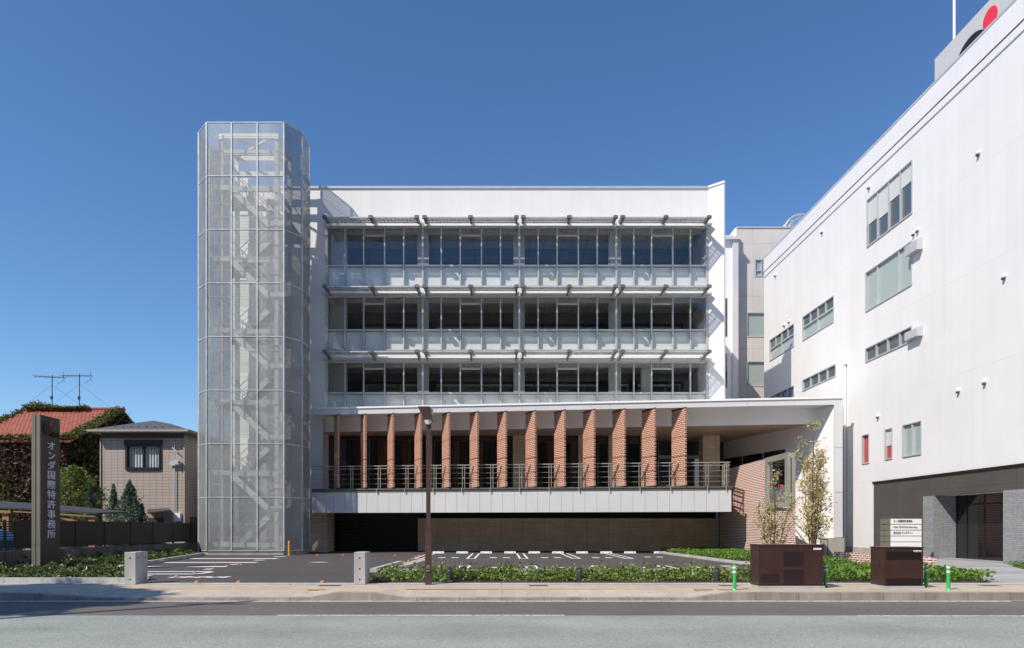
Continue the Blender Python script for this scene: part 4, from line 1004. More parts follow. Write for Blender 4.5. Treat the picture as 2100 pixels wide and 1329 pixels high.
m = MB(); x0, x1, z0, z1 = wx; m.box(x0+0.004, x0+0.12, qy0-0.08, qy0+0.1, z0+0.004, z1-0.004); m.box(x1-0.12, x1-0.004, qy0-0.08, qy0+0.1, z0+0.004, z1-0.004); m.box(x0+0.12, x1-0.12, qy0-0.1, qy0+0.1, z0+0.004, z0+0.14); m.box(x0+0.12, x1-0.12, qy0-0.08, qy0+0.1, z1-0.1, z1-0.004); m.box((x0+x1)/2-0.04, (x0+x1)/2+0.04, qy0-0.02, qy0+0.1, z0+0.14, z1-0.1); m.box(x0-0.04, x1+0.04, qy0-0.12, qy0-0.004, z1+0.0, z1+0.27)
fr = m.build('window', 'dframe', TH)
MB().box(x0+0.12, x1-0.12, qy0+0.05, qy0+0.06, z0+0.14, z1-0.1).build('pane', 'glass', fr)
m = MB(); n = 22
for k in range(n):
    a = x0+0.12+(x1-x0-0.24)*k/n; b = x0+0.12+(x1-x0-0.24)*(k+1)/n; h = 0.05*(k % 2)
    m.box(a, b, qy0+0.16+h, qy0+0.18+h, z0+0.14, z1-0.1)
m.build('curtain', 'white_pl', fr)
MB().box(qx0-0.06, qx0+0.0, qy0-0.06, qy0, 0, qe).build('downpipe', 'siding', TH); MB().box(qx1-0.02, qx1+0.06, qy0-0.08, qy0-0.005, 0, qe).build('downpipe', 'siding', TH)
m = MB(); xx = X(358, 38.4); m.tube([(xx, 38.4, 1.2), (xx, 38.4, Z(960, 38.4))], 0.03, 6); m.box(xx-0.25, xx+0.35, 38.3, 38.45, Z(955, 38.4), Z(946, 38.4)); m.box(xx+0.05, xx+0.3, 38.2, 38.3, Z(953, 38.4), Z(943, 38.4)); m.bar((xx-0.1, 38.35, Z(918, 38.4)), (xx+0.2, 38.35, Z(928, 38.4)), 0.08, 0.06); m.tube([(xx, 38.38, Z(912, 38.4)), (xx, 38.38, Z(924, 38.4))], 0.02, 5); m.build('service_pipe', 'coping', TH)
m = MB(); m.box(X(357, 38.3), X(369, 38.3), 38.3, 38.5, Z(1069, 38.3), Z(1052, 38.3)); m.build('meter_box', 'white_pl', TH)
m = MB(); m.hexa([(X(302, 37.6), 37.6, Z(1054, 37.6)), (X(350, 37.6), 37.6, Z(1047, 37.6)), (X(346, 38.5), 38.49, Z(1045, 38.5)), (X(302, 38.5), 38.49, Z(1047, 38.5)), (X(302, 37.6), 37.6, Z(1051, 37.6)), (X(350, 37.6), 37.6, Z(1045.5, 37.6)), (X(346, 38.5), 38.49, Z(1042, 38.5)), (X(302, 38.5), 38.49, Z(1044, 38.5))]); m.box(X(304, 38.4), X(333, 38.4), 38.35, 38.49, 0.5, Z(1062, 38.4)); m.build('porch_roof', 'dgrey', TH)
m = MB(); m.box(qx1+0.004, qx1+0.02, 39.2, 40.2, 0.2, 2.1); m.build('side_door', 'dframe', TH)

# ================================================================== BLOCK WALL, FENCE, CARPORT, CAR
FXX = -17.5
m = MB(); m.box(FXX-0.15, FXX, 20.5, 40.5, 0, 0.63); tag(m.build('block_wall', 'conc_w'), 'stained low concrete block wall below the dark fence', 'wall')
FN = thing('boundary_fence', 'dark brown board fence standing on the low block wall', 'fence', (FXX-0.1, 32, 0.6))
ys = [24.7, 26.1, 28.2, 30.3, 32.4, 34.5, 36.6, 38.7, 40.4]
for a, b in zip(ys[:-1], ys[1:]): MB().box(FXX-0.12, FXX-0.08, a+0.02, b-0.02, 0.70, 1.74).build('fence_panel', 'fence', FN)
for y in ys+[24.2, 22.6, 21]:
    MB().box(FXX-0.14, FXX-0.06, y-0.03, y+0.03, 0.631, 1.75).build('post', 'dframe', FN)
m = MB()
for k in range(11): m.box(FXX-0.12, FXX-0.09, 20.6, 24.68, 0.78+0.088*k, 0.82+0.088*k)
m.build('slat_panel', 'dframe', FN)
CPT = thing('carport', 'timber carport with a shallow dark metal roof behind the fence', 'carport', (-20.5, 29.5, 0))
m = MB(); cyr = 28.0
nseg = 8; pr = []
for i in range(nseg+1): t = i/nseg; pr.append((-27+9.25*t, 2.40-0.34*t**2.2, 0.40-0.30*t))
for (xa, za, da), (xb, zb, db) in zip(pr[:-1], pr[1:]):
    m.hexa([(xa, 30, za), (xb, 30, zb), (xb, 32.5, zb+db), (xa, 32.5, za+da), (xa, 30, za+0.07), (xb, 30, zb+0.07), (xb, 32.5, zb+db+0.07), (xa, 32.5, za+da+0.07)])
m.build('roof', 'cproof', CPT)
m = MB(); m.bar((-27, 30.1, 2.30), (-21.6, 30.1, 2.17), 0.1, 0.14); m.bar((-21.5, 30.1, 2.2), (-17.9, 30.1, 1.97), 0.08, 0.08); m.bar((-24.2, 30.2, 2.25), (-22, 30.2, 1.6), 0.1, 0.12); m.bar((-20.0, 30.2, 2.1), (-18.4, 30.2, 1.6), 0.1, 0.12); m.build('beam', 'timber', CPT)
for x in (-21.9, -19.9, -18.1): MB().box(x-0.14, x+0.14, 30.15, 30.4, 0, 2.05-0.08*((x+21.9)/3.8)).build('post', 'timber', CPT)
CAR = thing('parked_car', 'blue car half hidden behind the open slats of the dark fence', 'car', (-20.6, 25.6, 0))
prof = [(-2.0, .35), (-2.05, .75), (-1.95, .98), (-1.5, 1.05), (-1.0, 1.12), (-0.2, 1.52), (1.0, 1.55), (1.7, 1.3), (2.0, 1.0), (2.05, .6), (2.0, .35)]
m = MB(); n = len(prof); 
def lay(s, y): return [(-20.6+x*(s if z > 1.1 else 1), y*(1), z) for x, z in prof]
L0, L1, L2, L3 = lay(0.93, 24.85), lay(0.97, 24.75), lay(0.97, 26.45), lay(0.93, 26.35)
m.add([(a, y-0.0 if z < 1.1 else y+0.12, z) for a, y, z in L1]+[(a, y if z < 1.1 else y-0.12, z) for a, y, z in L2], [tuple(range(n)), tuple(range(n, 2*n))[::-1]]+[(i, n+i, n+(i+1) % n, (i+1) % n) for i in range(n)])
cb = m.build('body', 'carblue', CAR)
m = MB(); m.add([(-21.45, 24.80, 1.14), (-20.7, 24.86, 1.46), (-19.8, 24.86, 1.46), (-19.2, 24.80, 1.14), (-21.45, 24.77, 1.14), (-20.7, 24.83, 1.46), (-19.8, 24.83, 1.46), (-19.2, 24.77, 1.14)], [(4, 7, 6, 5), (0, 4, 5, 1), (3, 2, 6, 7), (1, 5, 6, 2), (0, 3, 7, 4)]); m.build('window', 'dglass', CAR)
for x in (-21.9, -19.3):
    w = MB().disc((x, 24.82, 0.31), 0.31, (0, 1, 0), 20, 0.2).build('wheel', 'rubber', CAR); MB().disc((x, 24.71, 0.31), 0.19, (0, 1, 0), 16, 0.02).build('rim', 'coping', w)
for x in (-22.5, -18.6): MB().box(x-0.08, x+0.08, 24.73, 24.9, 0.78, 0.9).build('lamp', 'refl', CAR)

# ================================================================== SIGN PYLON
def text_obj(body, name, size, mat, parent, mtx, ext=0.01, align='CENTER'):
    cu = bpy.data.curves.new(name, 'FONT'); cu.body = body; cu.size = size; cu.extrude = ext; cu.align_x = align; cu.align_y = 'CENTER'
    t = bpy.data.objects.new('tmp', cu); COL.objects.link(t); bpy.context.view_layer.update()
    me = bpy.data.meshes.new_from_object(t.evaluated_get(bpy.context.evaluated_depsgraph_get()))
    bpy.data.objects.remove(t); bpy.data.curves.remove(cu); me.name = name; me.materials.clear(); me.materials.append(M[mat])
    off = Vector((0, 0, 0)); q = parent
    while q is not None: off += q.location; q = q.parent
    me.transform(Matrix.Translation(-off) @ mtx)
    o = bpy.data.objects.new(name, me); COL.objects.link(o); o.parent = parent; return o
def face(loc, right, up=(0, 0, 1), sx=1.0):
    r = Vector(right).normalized(); u = Vector(up); n = r.cross(u)
    m = Matrix((( r.x*sx, u.x, n.x, loc[0]), (r.y*sx, u.y, n.y, loc[1]), (r.z*sx, u.z, n.z, loc[2]), (0, 0, 0, 1))); return m
PY = thing('sign_pylon', 'tall dark taupe sign pylon with vertical silver lettering rising from the left planting bed', 'sign', (-15.4, 23.1, 0))
py0, py1, pxr, pxl, pz = 22.6, 23.62, -15.27, -15.55, Z(850, 22.6)
jz = Z(1118, 22.6)
m = MB(); m.box(pxl, pxr, py0+0.03, py1, 0, jz-0.008); m.box(pxl, pxr, py0+0.03, py1, jz+0.008, pz); m.box(pxl+0.01, pxr-0.01, py0+0.04, py1-0.01, jz-0.008, jz+0.008); m.build('body', 'pyl', PY)
m = MB()
for z0, z1 in ((0, jz-0.008), (jz+0.008, pz)): m.box(pxl, pxl+0.125, py0, py0+0.03, z0, z1); m.box(pxl+0.155, pxr, py0, py0+0.03, z0, z1)
m.build('front_strip', 'pylf', PY)
yc = (py0+py1)/2+0.04
for k, chv in enumerate('オンダ国際特許事務所'):
    zc = Z(915, 23.1)-k*(Z(915, 23.1)-Z(1096, 23.1))/9
    text_obj(chv, 'letter', 0.315, 'letter', PY, face((pxr+0.012, yc, zc), (0, 1, 0), sx=1.38), 0.012)
m = MB(); m.disc((pxr+0.014, py0+0.36, Z(878, 22.9)), 0.19, (1, 0, 0), 28, 0.02); m.build('emblem', 'black', PY)
m = MB(); m.tube([(pxr+0.012, py0+0.36+0.25*math.cos(t), Z(878, 22.9)+0.25*math.sin(t)) for t in [R(70+i*14) for i in range(16)]], 0.012, 6); m.build('emblem_ring', 'dgrey', PY)
m = MB(); m.disc((pxr+0.016, py0+0.50, Z(868, 22.9)), 0.055, (1, 0, 0), 18, 0.02); m.build('emblem_dot', 'logor', PY)
text_obj('NDA', 'emblem_letters', 0.27, 'black', PY, face((pxr+0.016, py0+0.73, Z(889, 22.9)), (0, 1, 0), sx=0.9), 0.012)

# ================================================================== STREET LAMP
LX, LY = X(878.5, 17.5), 17.5
LA = thing('street_lamp', 'brown painted street lamp with a wedge shaped head on the pavement', 'street lamp', (LX, LY, 0))
m = MB(); zc = Z(1087, LY); m.box(LX-0.078, LX+0.078, LY-0.078, LY+0.078, 0, zc); m.box(LX-0.09, LX+0.09, LY-0.09, LY+0.09, zc, zc+0.03); m.build('base', 'brownl', LA)
m = MB(); m.box(LX-0.052, LX+0.052, LY-0.052, LY+0.052, zc+0.03, Z(872, LY)); m.box(LX+0.03, LX+0.075, LY-0.06, LY+0.02, Z(880, LY), Z(866, LY)); m.build('pole', 'brownl', LA)
m = MB()
zt_, zb_ = Z(836, LY), Z(862, LY)
m.hexa([(LX-0.10, LY-0.13, zb_), (LX+0.12, LY-0.13, zb_), (LX+0.12, LY+0.16, zb_), (LX-0.10, LY+0.16, zb_), (LX-0.25, LY-0.19, zt_), (LX+0.06, LY-0.19, zt_), (LX+0.06, LY+0.22, zt_), (LX-0.25, LY+0.22, zt_)])
hd = m.build('lamp_head', 'brownl', LA)
m = MB(); m.hexa([(LX+0.03, LY-0.1, zb_-0.11), (LX+0.06, LY-0.1, zb_-0.11), (LX+0.06, LY+0.12, zb_-0.11), (LX+0.03, LY+0.12, zb_-0.11), (LX+0.065, LY-0.14, zt_-0.04), (LX+0.115, LY-0.14, zt_-0.04), (LX+0.115, LY+0.16, zt_-0.04), (LX+0.065, LY+0.16, zt_-0.04)]); m.build('lens', 'lensw', hd)
m = MB(); m.hexa([(LX-0.07, LY-0.12, zb_-0.10), (LX+0.025, LY-0.12, zb_-0.12), (LX+0.025, LY+0.14, zb_-0.12), (LX-0.07, LY+0.14, zb_-0.10), (LX-0.09, LY-0.125, zb_-0.004), (LX+0.025, LY-0.125, zb_-0.004), (LX+0.025, LY+0.15, zb_-0.004), (LX-0.09, LY+0.15, zb_-0.004)]); m.build('lower_lens', 'lensw', hd)
m = MB(); m.box(LX-0.045, LX+0.045, LY-0.084, LY-0.0785, Z(1166, LY), Z(1158, LY)); m.box(LX-0.05, LX+0.05, LY-0.10, LY-0.0785, Z(1172, LY), Z(1168.5, LY)); m.box(LX-0.012, LX+0.012, LY-0.086, LY-0.0785, Z(1122, LY), Z(1119.5, LY)); m.build('inspection_plate', 'galv_d', LA)

# ================================================================== GATE PILLARS
for px, lab, nb in ((255, 'thick concrete gate block left of the car park entrance', 2), (726, 'thick concrete gate block right of the car park entrance beside the hedge', 3)):
    x0 = X(px, 17.5); P = thing('gate_pillar', lab, 'pillar', (x0+0.14, 17.8, 0), 'concrete blocks flanking the car park entrance')
    zt2 = Z(1132.5, 17.5)
    b = MB().box(x0, x0+0.29, 17.5, 18.1, 0, zt2).build('block', 'conc', P)
    m = MB()
    for k in range(nb):
        z = zt2*(0.82-0.66*k/(nb-1)); m.disc((x0+0.145, 17.498, z), 0.022, (0, 1, 0), 12, 0.006)
        if px == 255:
            for yy in (17.62, 17.98): m.disc((x0+0.292, yy, z), 0.022, (1, 0, 0), 12, 0.006)
    m.build('tie_hole', 'dgrey', P)
    md = b.modifiers.new('bevel', 'BEVEL'); md.width = 0.012; md.segments = 2

# ================================================================== CABINETS
def cabinet(px0, px1, Y, pt, d, lab, vents):
    x0, x1, zt = X(px0, Y), X(px1, Y), Z(pt, Y); C = thing('utility_cabinet', lab, 'cabinet', ((x0+x1)/2, Y+d/2, 0), 'brown cabinets on the pavement')
    MB().box(x0-0.03, x1+0.03, Y-0.03, Y+d+0.03, -0.02, 0.06).build('plinth', 'conc', C)
    b = MB().box(x0, x1, Y, Y+d, 0.061, zt).build('body', 'brownp', C)
    MB().box(x0-0.012, x1+0.012, Y-0.012, Y+d+0.012, zt, zt+0.025).build('lid', 'brownp', C)
    w = x1-x0
    m = MB()
    for a, c in vents[0]: m.box(x0+w*a, x0+w*c, Y-0.012, Y-0.002, 0.10, zt-0.05)
    m.build('door', 'brownp', C)
    m = MB()
    for a, c, z0, z1, kind in vents[1]:
        if kind == 'louvre':
            n = 7
            for k in range(n):
                xa = x0+w*(a+(c-a)*k/n); xb = xa+w*(c-a)/n*0.86
                for q in range(8): m.box(xa, xb, Y-0.024, Y-0.0125, zt*(z0+(z1-z0)*q/8), zt*(z0+(z1-z0)*(q+0.5)/8))
        else: m.box(x0+w*a, x0+w*c, Y-0.016, Y-0.0125, zt*z0, zt*z1)
    m.build('vent', 'brownd', C)
    MB().box(x1-0.24, x1-0.05, Y-0.018, Y-0.0125, zt-0.10, zt-0.055).build('label_plate', 'refl', C)
    m = MB(); m.box(x0-0.02, x0-0.002, Y+d*0.35, Y+d*0.5, zt*0.56, zt*0.64); m.build('handle', 'dgrey', C)
cabinet(1556, 1688, 16.4, 1119, 0.56, 'long dark brown utility cabinet with two grey mesh vents in front of the thin trees', [[(0.005, 0.995)], [(0.03, 0.32, .14, .34, 'p'), (0.38, 0.70, .10, .44, 'p'), (0.38, 0.70, .52, .86, 'p')]])
cabinet(1814, 1893, 16.4, 1124, 0.62, 'short dark brown utility cabinet with louvred vents in front of the white name board', [[(0.02, 0.98)], [(0.05, 0.95, .72, .93, 'louvre'), (0.05, 0.95, .07, .26, 'louvre')]])

# ================================================================== GREEN POSTS
def post_proto(lab, loc):
    o = thing('flexible_post', lab, 'bollard', loc, 'green flexible posts at the kerb')
    m = MB(); m.tube([(0, 0, 0), (0, 0, 0.03)], [0.075, 0.06], 16); m.tube([(0, 0, 0.03), (0, 0, 0.57), (0, 0, 0.585)], [0.043, 0.040, 0.030], 16); m.build('post', 'green', o, smooth=False, local=True)
    m = MB(); m.tube([(0, 0, 0.40), (0, 0, 0.45)], 0.0445, 16); m.tube([(0, 0, 0.50), (0, 0, 0.55)], 0.0440, 16); m.build('band', 'refl', o, local=True)
    return o
gp = post_proto('green flexible post in front of the hedge, left of the long brown cabinet', (X(1506.5, 16.0), 16.0, 0))
dup(gp, (X(1692.5, 16.75), 16.75, 0), 'green flexible post in the shade at the right end of the long brown cabinet')
dup(gp, (X(1899.5, 16.65), 16.65, 0), 'green flexible post shaded beside the short louvred cabinet')
dup(gp, (X(1945, 16.1), 16.1, 0), 'green flexible post in front of the entrance forecourt, rightmost of four')

# ================================================================== GARDEN LIGHTS, YELLOW POST
def glight(lab, loc):
    o = thing('garden_light', lab, 'light', loc, 'grey garden lights in the hedge')
    m = MB(); m.tube([(0, 0, 0), (0, 0, .27)], 0.072, 16); m.build('body', 'dgrey', o, local=True)
    m = MB(); m.tube([(0, 0, .27), (0, 0, .33)], 0.052, 16); m.build('lens', 'galv_d', o, local=True)
    m = MB(); m.tube([(0, 0, .33), (0, 0, .36), (0, 0, .385)], [0.072, 0.07, 0.03], 16); m.build('cap', 'dgrey', o, local=True); return o
g0 = glight('grey garden light in the hedge just right of the street lamp', (X(922, 18.25), 18.25, 0.03))
dup(g0, (X(1188.5, 18.15), 18.15, 0.03), 'grey garden light in the middle of the front hedge')
dup(g0, (X(1470, 18.2), 18.2, 0.03), 'grey garden light in the hedge left of the green post')
YP = thing('yellow_post', 'orange yellow guard post at the foot of the mesh stair tower', 'bollard', (X(593, 36.3), 36.3, 0))
m = MB(); x = X(593, 36.3); m.tube([(x, 36.3, 0), (x, 36.3, 0.72), (x, 36.3, 0.76)], [0.06, 0.06, 0.03], 12); m.build('post', 'yellow', YP)
MB().tube([(x, 36.3, 0), (x, 36.3, 0.02)], 0.1, 12).build('flange', 'yellow', YP)

# ================================================================== WHEEL STOPS, STUDS
ordn = ['leftmost', 'second from left', 'third from left', 'fourth from left', 'fifth from left', 'sixth from left', 'seventh from left', 'eighth from left', 'ninth from left', 'rightmost']
proto = None
for k, px in enumerate((899, 948, 997, 1046, 1095.5, 1144, 1193.6, 1243, 1292, 1353)):
    lab = 'white wheel stop by the concrete wall, %s in its row' % ordn[k]; loc = (X(px, 39.2), 39.2, 0)
    if proto is None:
        proto = thing('wheel_stop', lab, 'wheel stop', loc, 'white wheel stops along the concrete wall')
        m = MB(); m.hexa([(-.33, -.08, 0), (.33, -.08, 0), (.33, .08, 0), (-.33, .08, 0), (-.32, -.05, .11), (.32, -.05, .11), (.32, .05, .11), (-.32, .05, .11)]); m.build('block', 'paint', proto, local=True)
        m = MB(); m.box(-.22, -.17, -.072, -.064, .04, .07); m.box(.17, .22, -.072, -.064, .04, .07); m.build('reflector', 'dgrey', proto, local=True)
    else: dup(proto, loc, lab)
proto = None
studs = [(488, 1158, 'at the tip of the farthest stall line left of the drive'), (466, 1162, 'at the tip of the second farthest stall line left of the drive'), (437, 1167.5, 'near the middle short dash left of the drive'), (400, 1175, 'at the rounded tip of the nearest stall line'), (362, 1183.5, 'beside the worn lettering on the nearest stall'), (404, 1195, 'on the white edge line, left of two there'), (490, 1195, 'on the white edge line, middle of three there'), (662, 1194.5, 'on the white edge line left of the right gate block'),
         (651, 1139, 'alone on the dark asphalt before the tower'), (704, 1139, 'alone on the dark asphalt before the shutter'), (810, 1140, 'alone on the dark asphalt right of the gate block'),
         (859, 1140.5, 'inside the leftmost bay marking'), (853, 1143, 'at the near end of the leftmost bay marking'), (846, 1147, 'topmost along the pale drain strip'), (838, 1150.5, 'second along the pale drain strip'), (829, 1154, 'third along the pale drain strip'), (820, 1157.5, 'fourth along the pale drain strip'), (810, 1162, 'lowest along the pale drain strip')]
for px, py, where in studs:
    Y = EYE*FPX/(py-VY); lab = 'small orange marker '+where; loc = (X(px, Y), Y, 0.006)
    if proto is None:
        proto = thing('marker_stud', lab, 'marker', loc, 'small orange markers on the car park')
        m = MB(); m.tube([(0, 0, 0), (0, 0, .03), (0, 0, .045)], [.06, .055, .03], 10); m.build('cap', 'orange', proto, local=True)
        m = MB(); m.tube([(0, 0, -.004), (0, 0, .004)], .075, 10); m.build('base', 'orange', proto, local=True)
    else: dup(proto, loc, lab)

# ================================================================== NAME BOARD, LOW BRICK WALL
NB = thing('name_board', 'free-standing board of stacked white slats with company names behind the short cabinet', 'sign', (17.3, 29.5, 0))
ny_ = 29.5
texts = ['オンダ国際特許事務所', 'ONDA TECHNO Intl. Patent Attys.', '株式会社 オンダテクノ', '', '', '']
for k in range(6):
    z1 = Z(1064+12.0*k, ny_); z0 = Z(1064+12.0*k+10.6, ny_)
    m = MB(); m.prism([(X(1827, ny_), ny_), (X(1890, ny_), ny_), (X(1890, ny_), ny_+0.12), (X(1827, ny_), ny_+0.12)], z0, z1); sl_ = m.build('name_slat', 'white_pl', NB)
    m = MB(); m.prism([(X(1808, ny_), ny_+0.02), (X(1827, ny_)-0.004, ny_+0.02), (X(1827, ny_)-0.004, ny_+0.12), (X(1808, ny_), ny_+0.12)], z0, z1); m.build('slat_end', 'pylf', sl_)
    if texts[k]: text_obj(texts[k], 'lettering', 0.115 if k == 1 else 0.125, 'dgrey', sl_, face((X(1832, ny_), ny_-0.006, (z0+z1)/2), (1, 0, 0), sx=0.62 if k == 1 else 0.66), 0.003, 'LEFT')
m = MB(); m.box(X(1815, ny_), X(1820, ny_), ny_+0.13, ny_+0.2, 0, Z(1065, ny_)); m.box(X(1878, ny_), X(1883, ny_), ny_+0.13, ny_+0.2, 0, Z(1065, ny_)); m.build('support', 'dframe', NB)
m = MB(); m.prism([(14.55, 29.9), (14.75, 29.9), (15.30, 24.0), (15.05, 24.0)], 0, 0.42); tag(m.build('low_brick_wall', 'brick'), 'low red brick planter wall leading towards the dark entrance', 'wall')

# ================================================================== TREES AND SHRUBS
def stems_tree(name, base, H, lab, n_leaf, spread, nst, seed):
    rg = np.random.default_rng(seed); bx_, by_ = base
    T = thing(name, lab, 'tree', (bx_, by_, 0), 'thin young trees behind the long cabinet')
    m = MB(); tips = []
    for s in range(nst):
        a = rg.uniform(0, 6.28); top = H*rg.uniform(0.55, 1.0) if s else H; lean = spread*(0.25+0.75*rg.random()) if s else spread*0.12
        P = []; 
        for i in range(7):
            t = i/6; P.append(Vector((bx_+math.cos(a)*lean*t**0.8+rg.normal(0, .03)*t, by_+math.sin(a)*lean*t**0.8, top*t)))
        m.tube(P, [0.055*(1-0.85*i/6)*(1 if s == 0 else 0.55) for i in range(7)], 6)
        for i in range(2, 7):
            for q in range(4):
                c = P[i]+Vector((0, 0, -rg.uniform(0, 0.5))); b = rg.uniform(0, 6.28); ln = spread*rg.uniform(.25, .6)*(1.15-0.6*i/6)
                e = c+Vector((math.cos(b)*ln, math.sin(b)*ln, ln*rg.uniform(.7, 1.4))); e.z = min(e.z, H*1.01); m.tube([c, (c+e)/2+Vector((0, 0, -.04)), e], [.012, .008, .004], 4); tips.append((c, e))
    m.build('trunk', 'bark', T)
    pts = []
    for k in range(n_leaf):
        c, e = tips[rg.integers(len(tips))]; t = rg.uniform(.2, 1.1); p = c+(e-c)*t; pts.append((p.x+rg.normal(0, .07), p.y+rg.normal(0, .07), p.z+rg.normal(0, .08)))
    leaves('crown', pts, 0.13, 'l_aut', T, (bx_, by_, 0), up=0.1, aspect=0.42)
    return T
T1 = stems_tree('young_tree', (12.75, 28.0), Z(868, 28), 'taller thin multi-stemmed tree with yellowing leaves before the white canopy wall', 3000, 1.15, 9, 11)
T2 = stems_tree('young_tree', (11.15, 28.0), Z(965, 28), 'shorter thin tree with sparse yellow leaves in front of the brick wall', 1150, 1.05, 5, 5)
m = MB()
for x in (10.85, 11.5): m.tube([(x, 27.9, 0), (x, 27.9, 0.85)], 0.045, 8)
m.tube([(10.72, 27.86, 0.78), (11.62, 27.86, 0.78)], 0.04, 8); tag(m.build('tree_stake', 'timber'), 'low wooden stake frame propping the shorter thin tree', 'tree support')

def shrub(name, lab, px, Y, zlo, zhi, rad, n, mat, size, conif=False, group=None, cat='shrub'):
    x = X(px, Y); T = thing(name, lab, cat, (x, Y, 0), group); m = MB(); m.tube([(x, Y, 0), (x+0.03, Y, zhi*0.5), (x, Y, zhi*0.9)], [0.09, 0.05, 0.015], 7)
    for k in range(10):
        a = k*2.4; z = zlo+(zhi-zlo)*(0.1+0.07*k); m.tube([(x, Y, z), (x+math.cos(a)*rad*.7, Y+math.sin(a)*rad*.7, z+rad*.5)], [.03, .008], 5)
    m.build('trunk', 'bark', T)
    z = RNG.uniform(0, 1, n)**(1.2 if conif else 0.9); a = RNG.uniform(0, 6.28, n)
    prof_ = (1-z)**0.75*(0.6+0.4*np.minimum(1, z*6)) if conif else np.sqrt(np.clip(1-(2*z-1)**2, 0, 1))*(1+0.25*np.sin(5*a+6*z)*np.cos(11*z))
    lump = 1+0.33*np.sin(a*3+z*9)*np.cos(z*17+a)+0.22*np.sin(a*7-z*27)
    r = rad*prof_*lump*RNG.uniform(.25, 1, n)**0.5
    pts = np.stack([x+r*np.cos(a), Y+r*np.sin(a), zlo+(zhi-zlo)*z], 1)
    leaves('crown', pts, size, mat, T, (x, Y, 0), up=0.5 if not conif else 0.0, aspect=0.5 if not conif else 0.28)
shrub('broadleaf_shrub', 'bright green leafy shrub between the pylon and the beige tiled house', 150, 36, 0.3, Z(955, 36), 1.25, 4600, 'l_shrub', 0.15)
shrub('broadleaf_shrub', 'small green sprig of leaves beside the dark conifer', 205, 36.5, 0.6, Z(1002, 36.5), 0.38, 450, 'l_shrub', 0.15)
shrub('conifer', 'dark narrow conifer left of the beige tiled house', 185, 35.5, 0.3, Z(990, 35.5), 0.48, 2600, 'l_con', 0.16, True, 'conifers by the beige house')
shrub('conifer', 'slim pale green conifer at the left front corner of the beige house', 233, 34.5, 0.2, Z(993, 34.5), 0.5, 2600, 'l_con', 0.16, True, 'conifers by the beige house')
shrub('conifer', 'tallest broad conifer in front of the beige house wall', 266, 34.2, 0.2, Z(986, 34.2), 0.95, 5200, 'l_con', 0.17, True, 'conifers by the beige house')
shrub('conifer', 'low broad conifer at the right of the tallest one', 291, 34.6, 0.1, Z(1033, 34.6), 0.5, 1800, 'l_con', 0.16, True, 'conifers by the beige house')

# planting: leaf masses nobody could count
def bed(name, polys, mat, size, lab, up=0.5, extra=None):
    pts = np.concatenate([bed_points(p, n, h, l) + np.array([0, 0, 0.02]) for p, n, h, l in polys]+([extra] if extra is not None else [])); o = leaves(name, pts, size, mat, up=up); o['kind'] = 'stuff'; o['label'] = lab; o['category'] = 'hedge'; return o
fx = X(757, 18.0)
def sprigs(x0, x1, y0, y1, n, h):
    P = []
    for _ in range(n):
        x, y, hh = RNG.uniform(x0, x1), RNG.uniform(y0, y1), h*RNG.uniform(0.6, 1.15)
        t = RNG.uniform(0.3, 1, 9); P.append(np.stack([x+RNG.normal(0, .05, 9), y+RNG.normal(0, .05, 9), hh*t], 1))
    return np.concatenate(P)
leaves_extra = sprigs(fx+0.1, 8.2, 18.3, 21.7, 90, 0.46)
bed('front_hedge', [([(fx, 18.05), (8.2, 18.05), (8.2, 20.3), (fx+0.1, 20.3)], 15500, 0.33, 1.0), ([(fx, 20.3), (8.2, 20.3), (8.2, 21.8), (fx+0.4, 21.8)], 2300, 0.30, 1.0)], 'l_hedge', 0.095, 'leafy green hedge along the pavement in front of the car park', extra=leaves_extra)
bed('ground_cover', [([(9.75, 28.5), (13.6, 26.0), (13.6, 42.3), (9.4, 40.7)], 15000, 0.30, 0.25), ([(8.25, 18.05), (13.1, 18.05), (13.9, 23.4), (12.6, 23.6), (8.25, 21.8)], 9500, 0.34, 0.3), ([(15.3, 18.3), (22, 18.3), (22, 25.1), (18.9, 25.5)], 5000, 0.22, 0.3)], 'l_cover', 0.11, 'bright green ground cover in the beds by the brick wall and cabinets')
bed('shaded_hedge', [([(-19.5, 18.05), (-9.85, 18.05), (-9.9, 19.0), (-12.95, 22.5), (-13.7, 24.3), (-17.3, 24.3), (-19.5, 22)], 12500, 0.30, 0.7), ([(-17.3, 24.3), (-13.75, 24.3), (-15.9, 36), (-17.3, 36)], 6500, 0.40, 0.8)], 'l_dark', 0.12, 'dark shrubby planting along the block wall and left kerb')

n = 150; x = RNG.uniform(-11, 12.5, n); y = np.where(RNG.random(n) < 0.6, RNG.uniform(15.6, 17.9, n), RNG.uniform(22.5, 39, n))
k = (x > -9) & (x < 9) | (y < 18)
o = leaves('fallen_leaves', np.stack([x, y, np.full(n, 0.022)], 1)[k], 0.075, 'l_aut', up=3.0); o['kind'] = 'stuff'; o['label'] = 'scattered dry fallen leaves on the pavement and car park'; o['category'] = 'leaves'

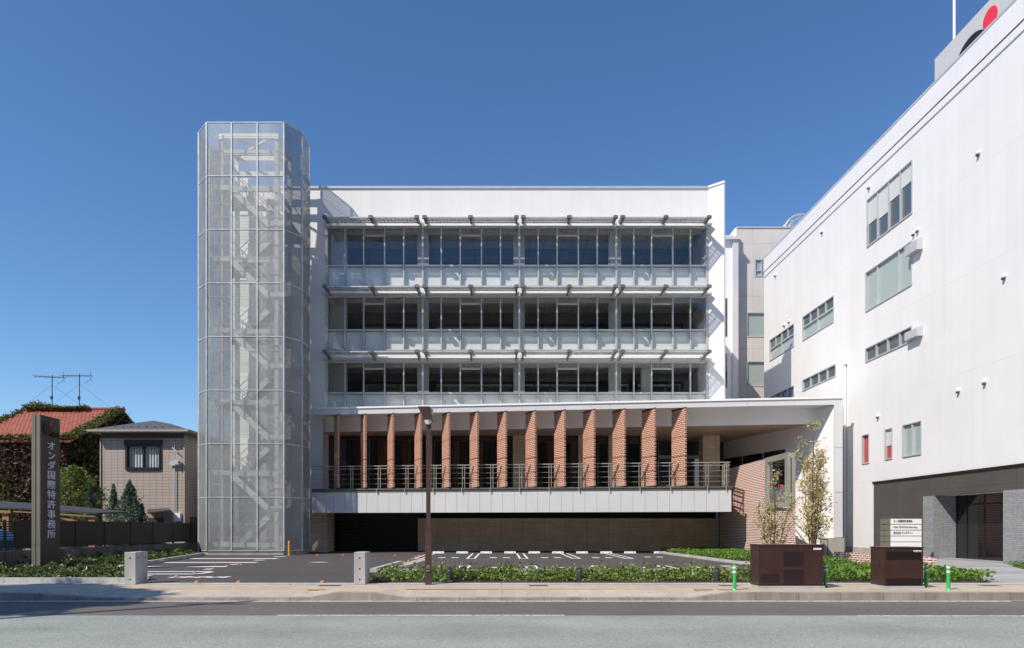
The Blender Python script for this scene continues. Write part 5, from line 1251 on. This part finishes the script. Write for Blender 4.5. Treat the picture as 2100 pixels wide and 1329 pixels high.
# ================================================================== ACROSS THE STREET (seen only as shadows and reflections)
UP = thing('utility_pole', 'concrete utility pole across the street whose thin shadow crosses the road', 'pole', (-15.3, 7.0, 0))
m = MB(); m.tube([(-15.3, 7.0, -0.2), (-15.3, 7.0, 12.9)], [0.16, 0.09], 12); m.build('pole', 'conc', UP)
m = MB(); m.box(-16.0, -14.6, 6.95, 7.05, 11.9, 12.0); m.build('cross_arm', 'galv_d', UP)
SX, SY = -21.9, 6.9
ST_ = thing('street_tree', 'broadleaf street tree across the road casting its shade on the left pavement', 'tree', (SX, SY, 0))
m = MB(); m.tube([(SX, SY, 0), (SX+0.1, SY, 6), (SX, SY, 13)], [0.28, 0.2, 0.06], 10)
for k in range(12): a = k*2.4; m.tube([(SX, SY, 6.5+0.3*k), (SX+2.4*math.cos(a), SY+2.0*math.sin(a), 10.5+0.25*k)], [0.08, 0.02], 6)
m.build('trunk', 'bark', ST_)
n = 20000; v = RNG.normal(size=(n, 3)); v /= np.linalg.norm(v, axis=1)[:, None]; r = RNG.uniform(0, 1, n)**0.4
lp_ = 1+0.25*np.sin(v[:, 0]*7)*np.cos(v[:, 1]*6+v[:, 2]*5)
leaves('crown', np.stack([SX+v[:, 0]*4.2*r*lp_, SY+v[:, 1]*2.6*r*lp_, 12.3+v[:, 2]*2.2*r*lp_], 1), 0.34, 'l_shrub', ST_, (SX, SY, 0))
hv = []; hf = []; nx_, ny2 = 60, 8
for j in range(ny2):
    for i in range(nx_):
        x = -640+1280*i/(nx_-1); t = j/(ny2-1); y = -260-260*t; env = math.sin(math.pi*i/(nx_-1))**0.5
        hgt = (182+10*math.sin(x*0.011+1)+8*math.sin(x*0.033)+4*math.sin(x*0.09+t*5))*math.sin(min(1, t*1.3)*math.pi/2)*env
        hv.append((x, y, -1+hgt*(t > 0)))
for j in range(ny2-1):
    for i in range(nx_-1): hf.append((j*nx_+i, (j+1)*nx_+i, (j+1)*nx_+i+1, j*nx_+i+1))
hm = NT('hill_woods'); hm.base(hm.ramp(hm.noise(0.08, 8, 0.7), [(0.3, (0.012, 0.016, 0.006)), (0.7, (0.05, 0.055, 0.02))])); hm.b.inputs['Roughness'].default_value = 1
struct(mkobj('hill', hv, hf, hm.m))
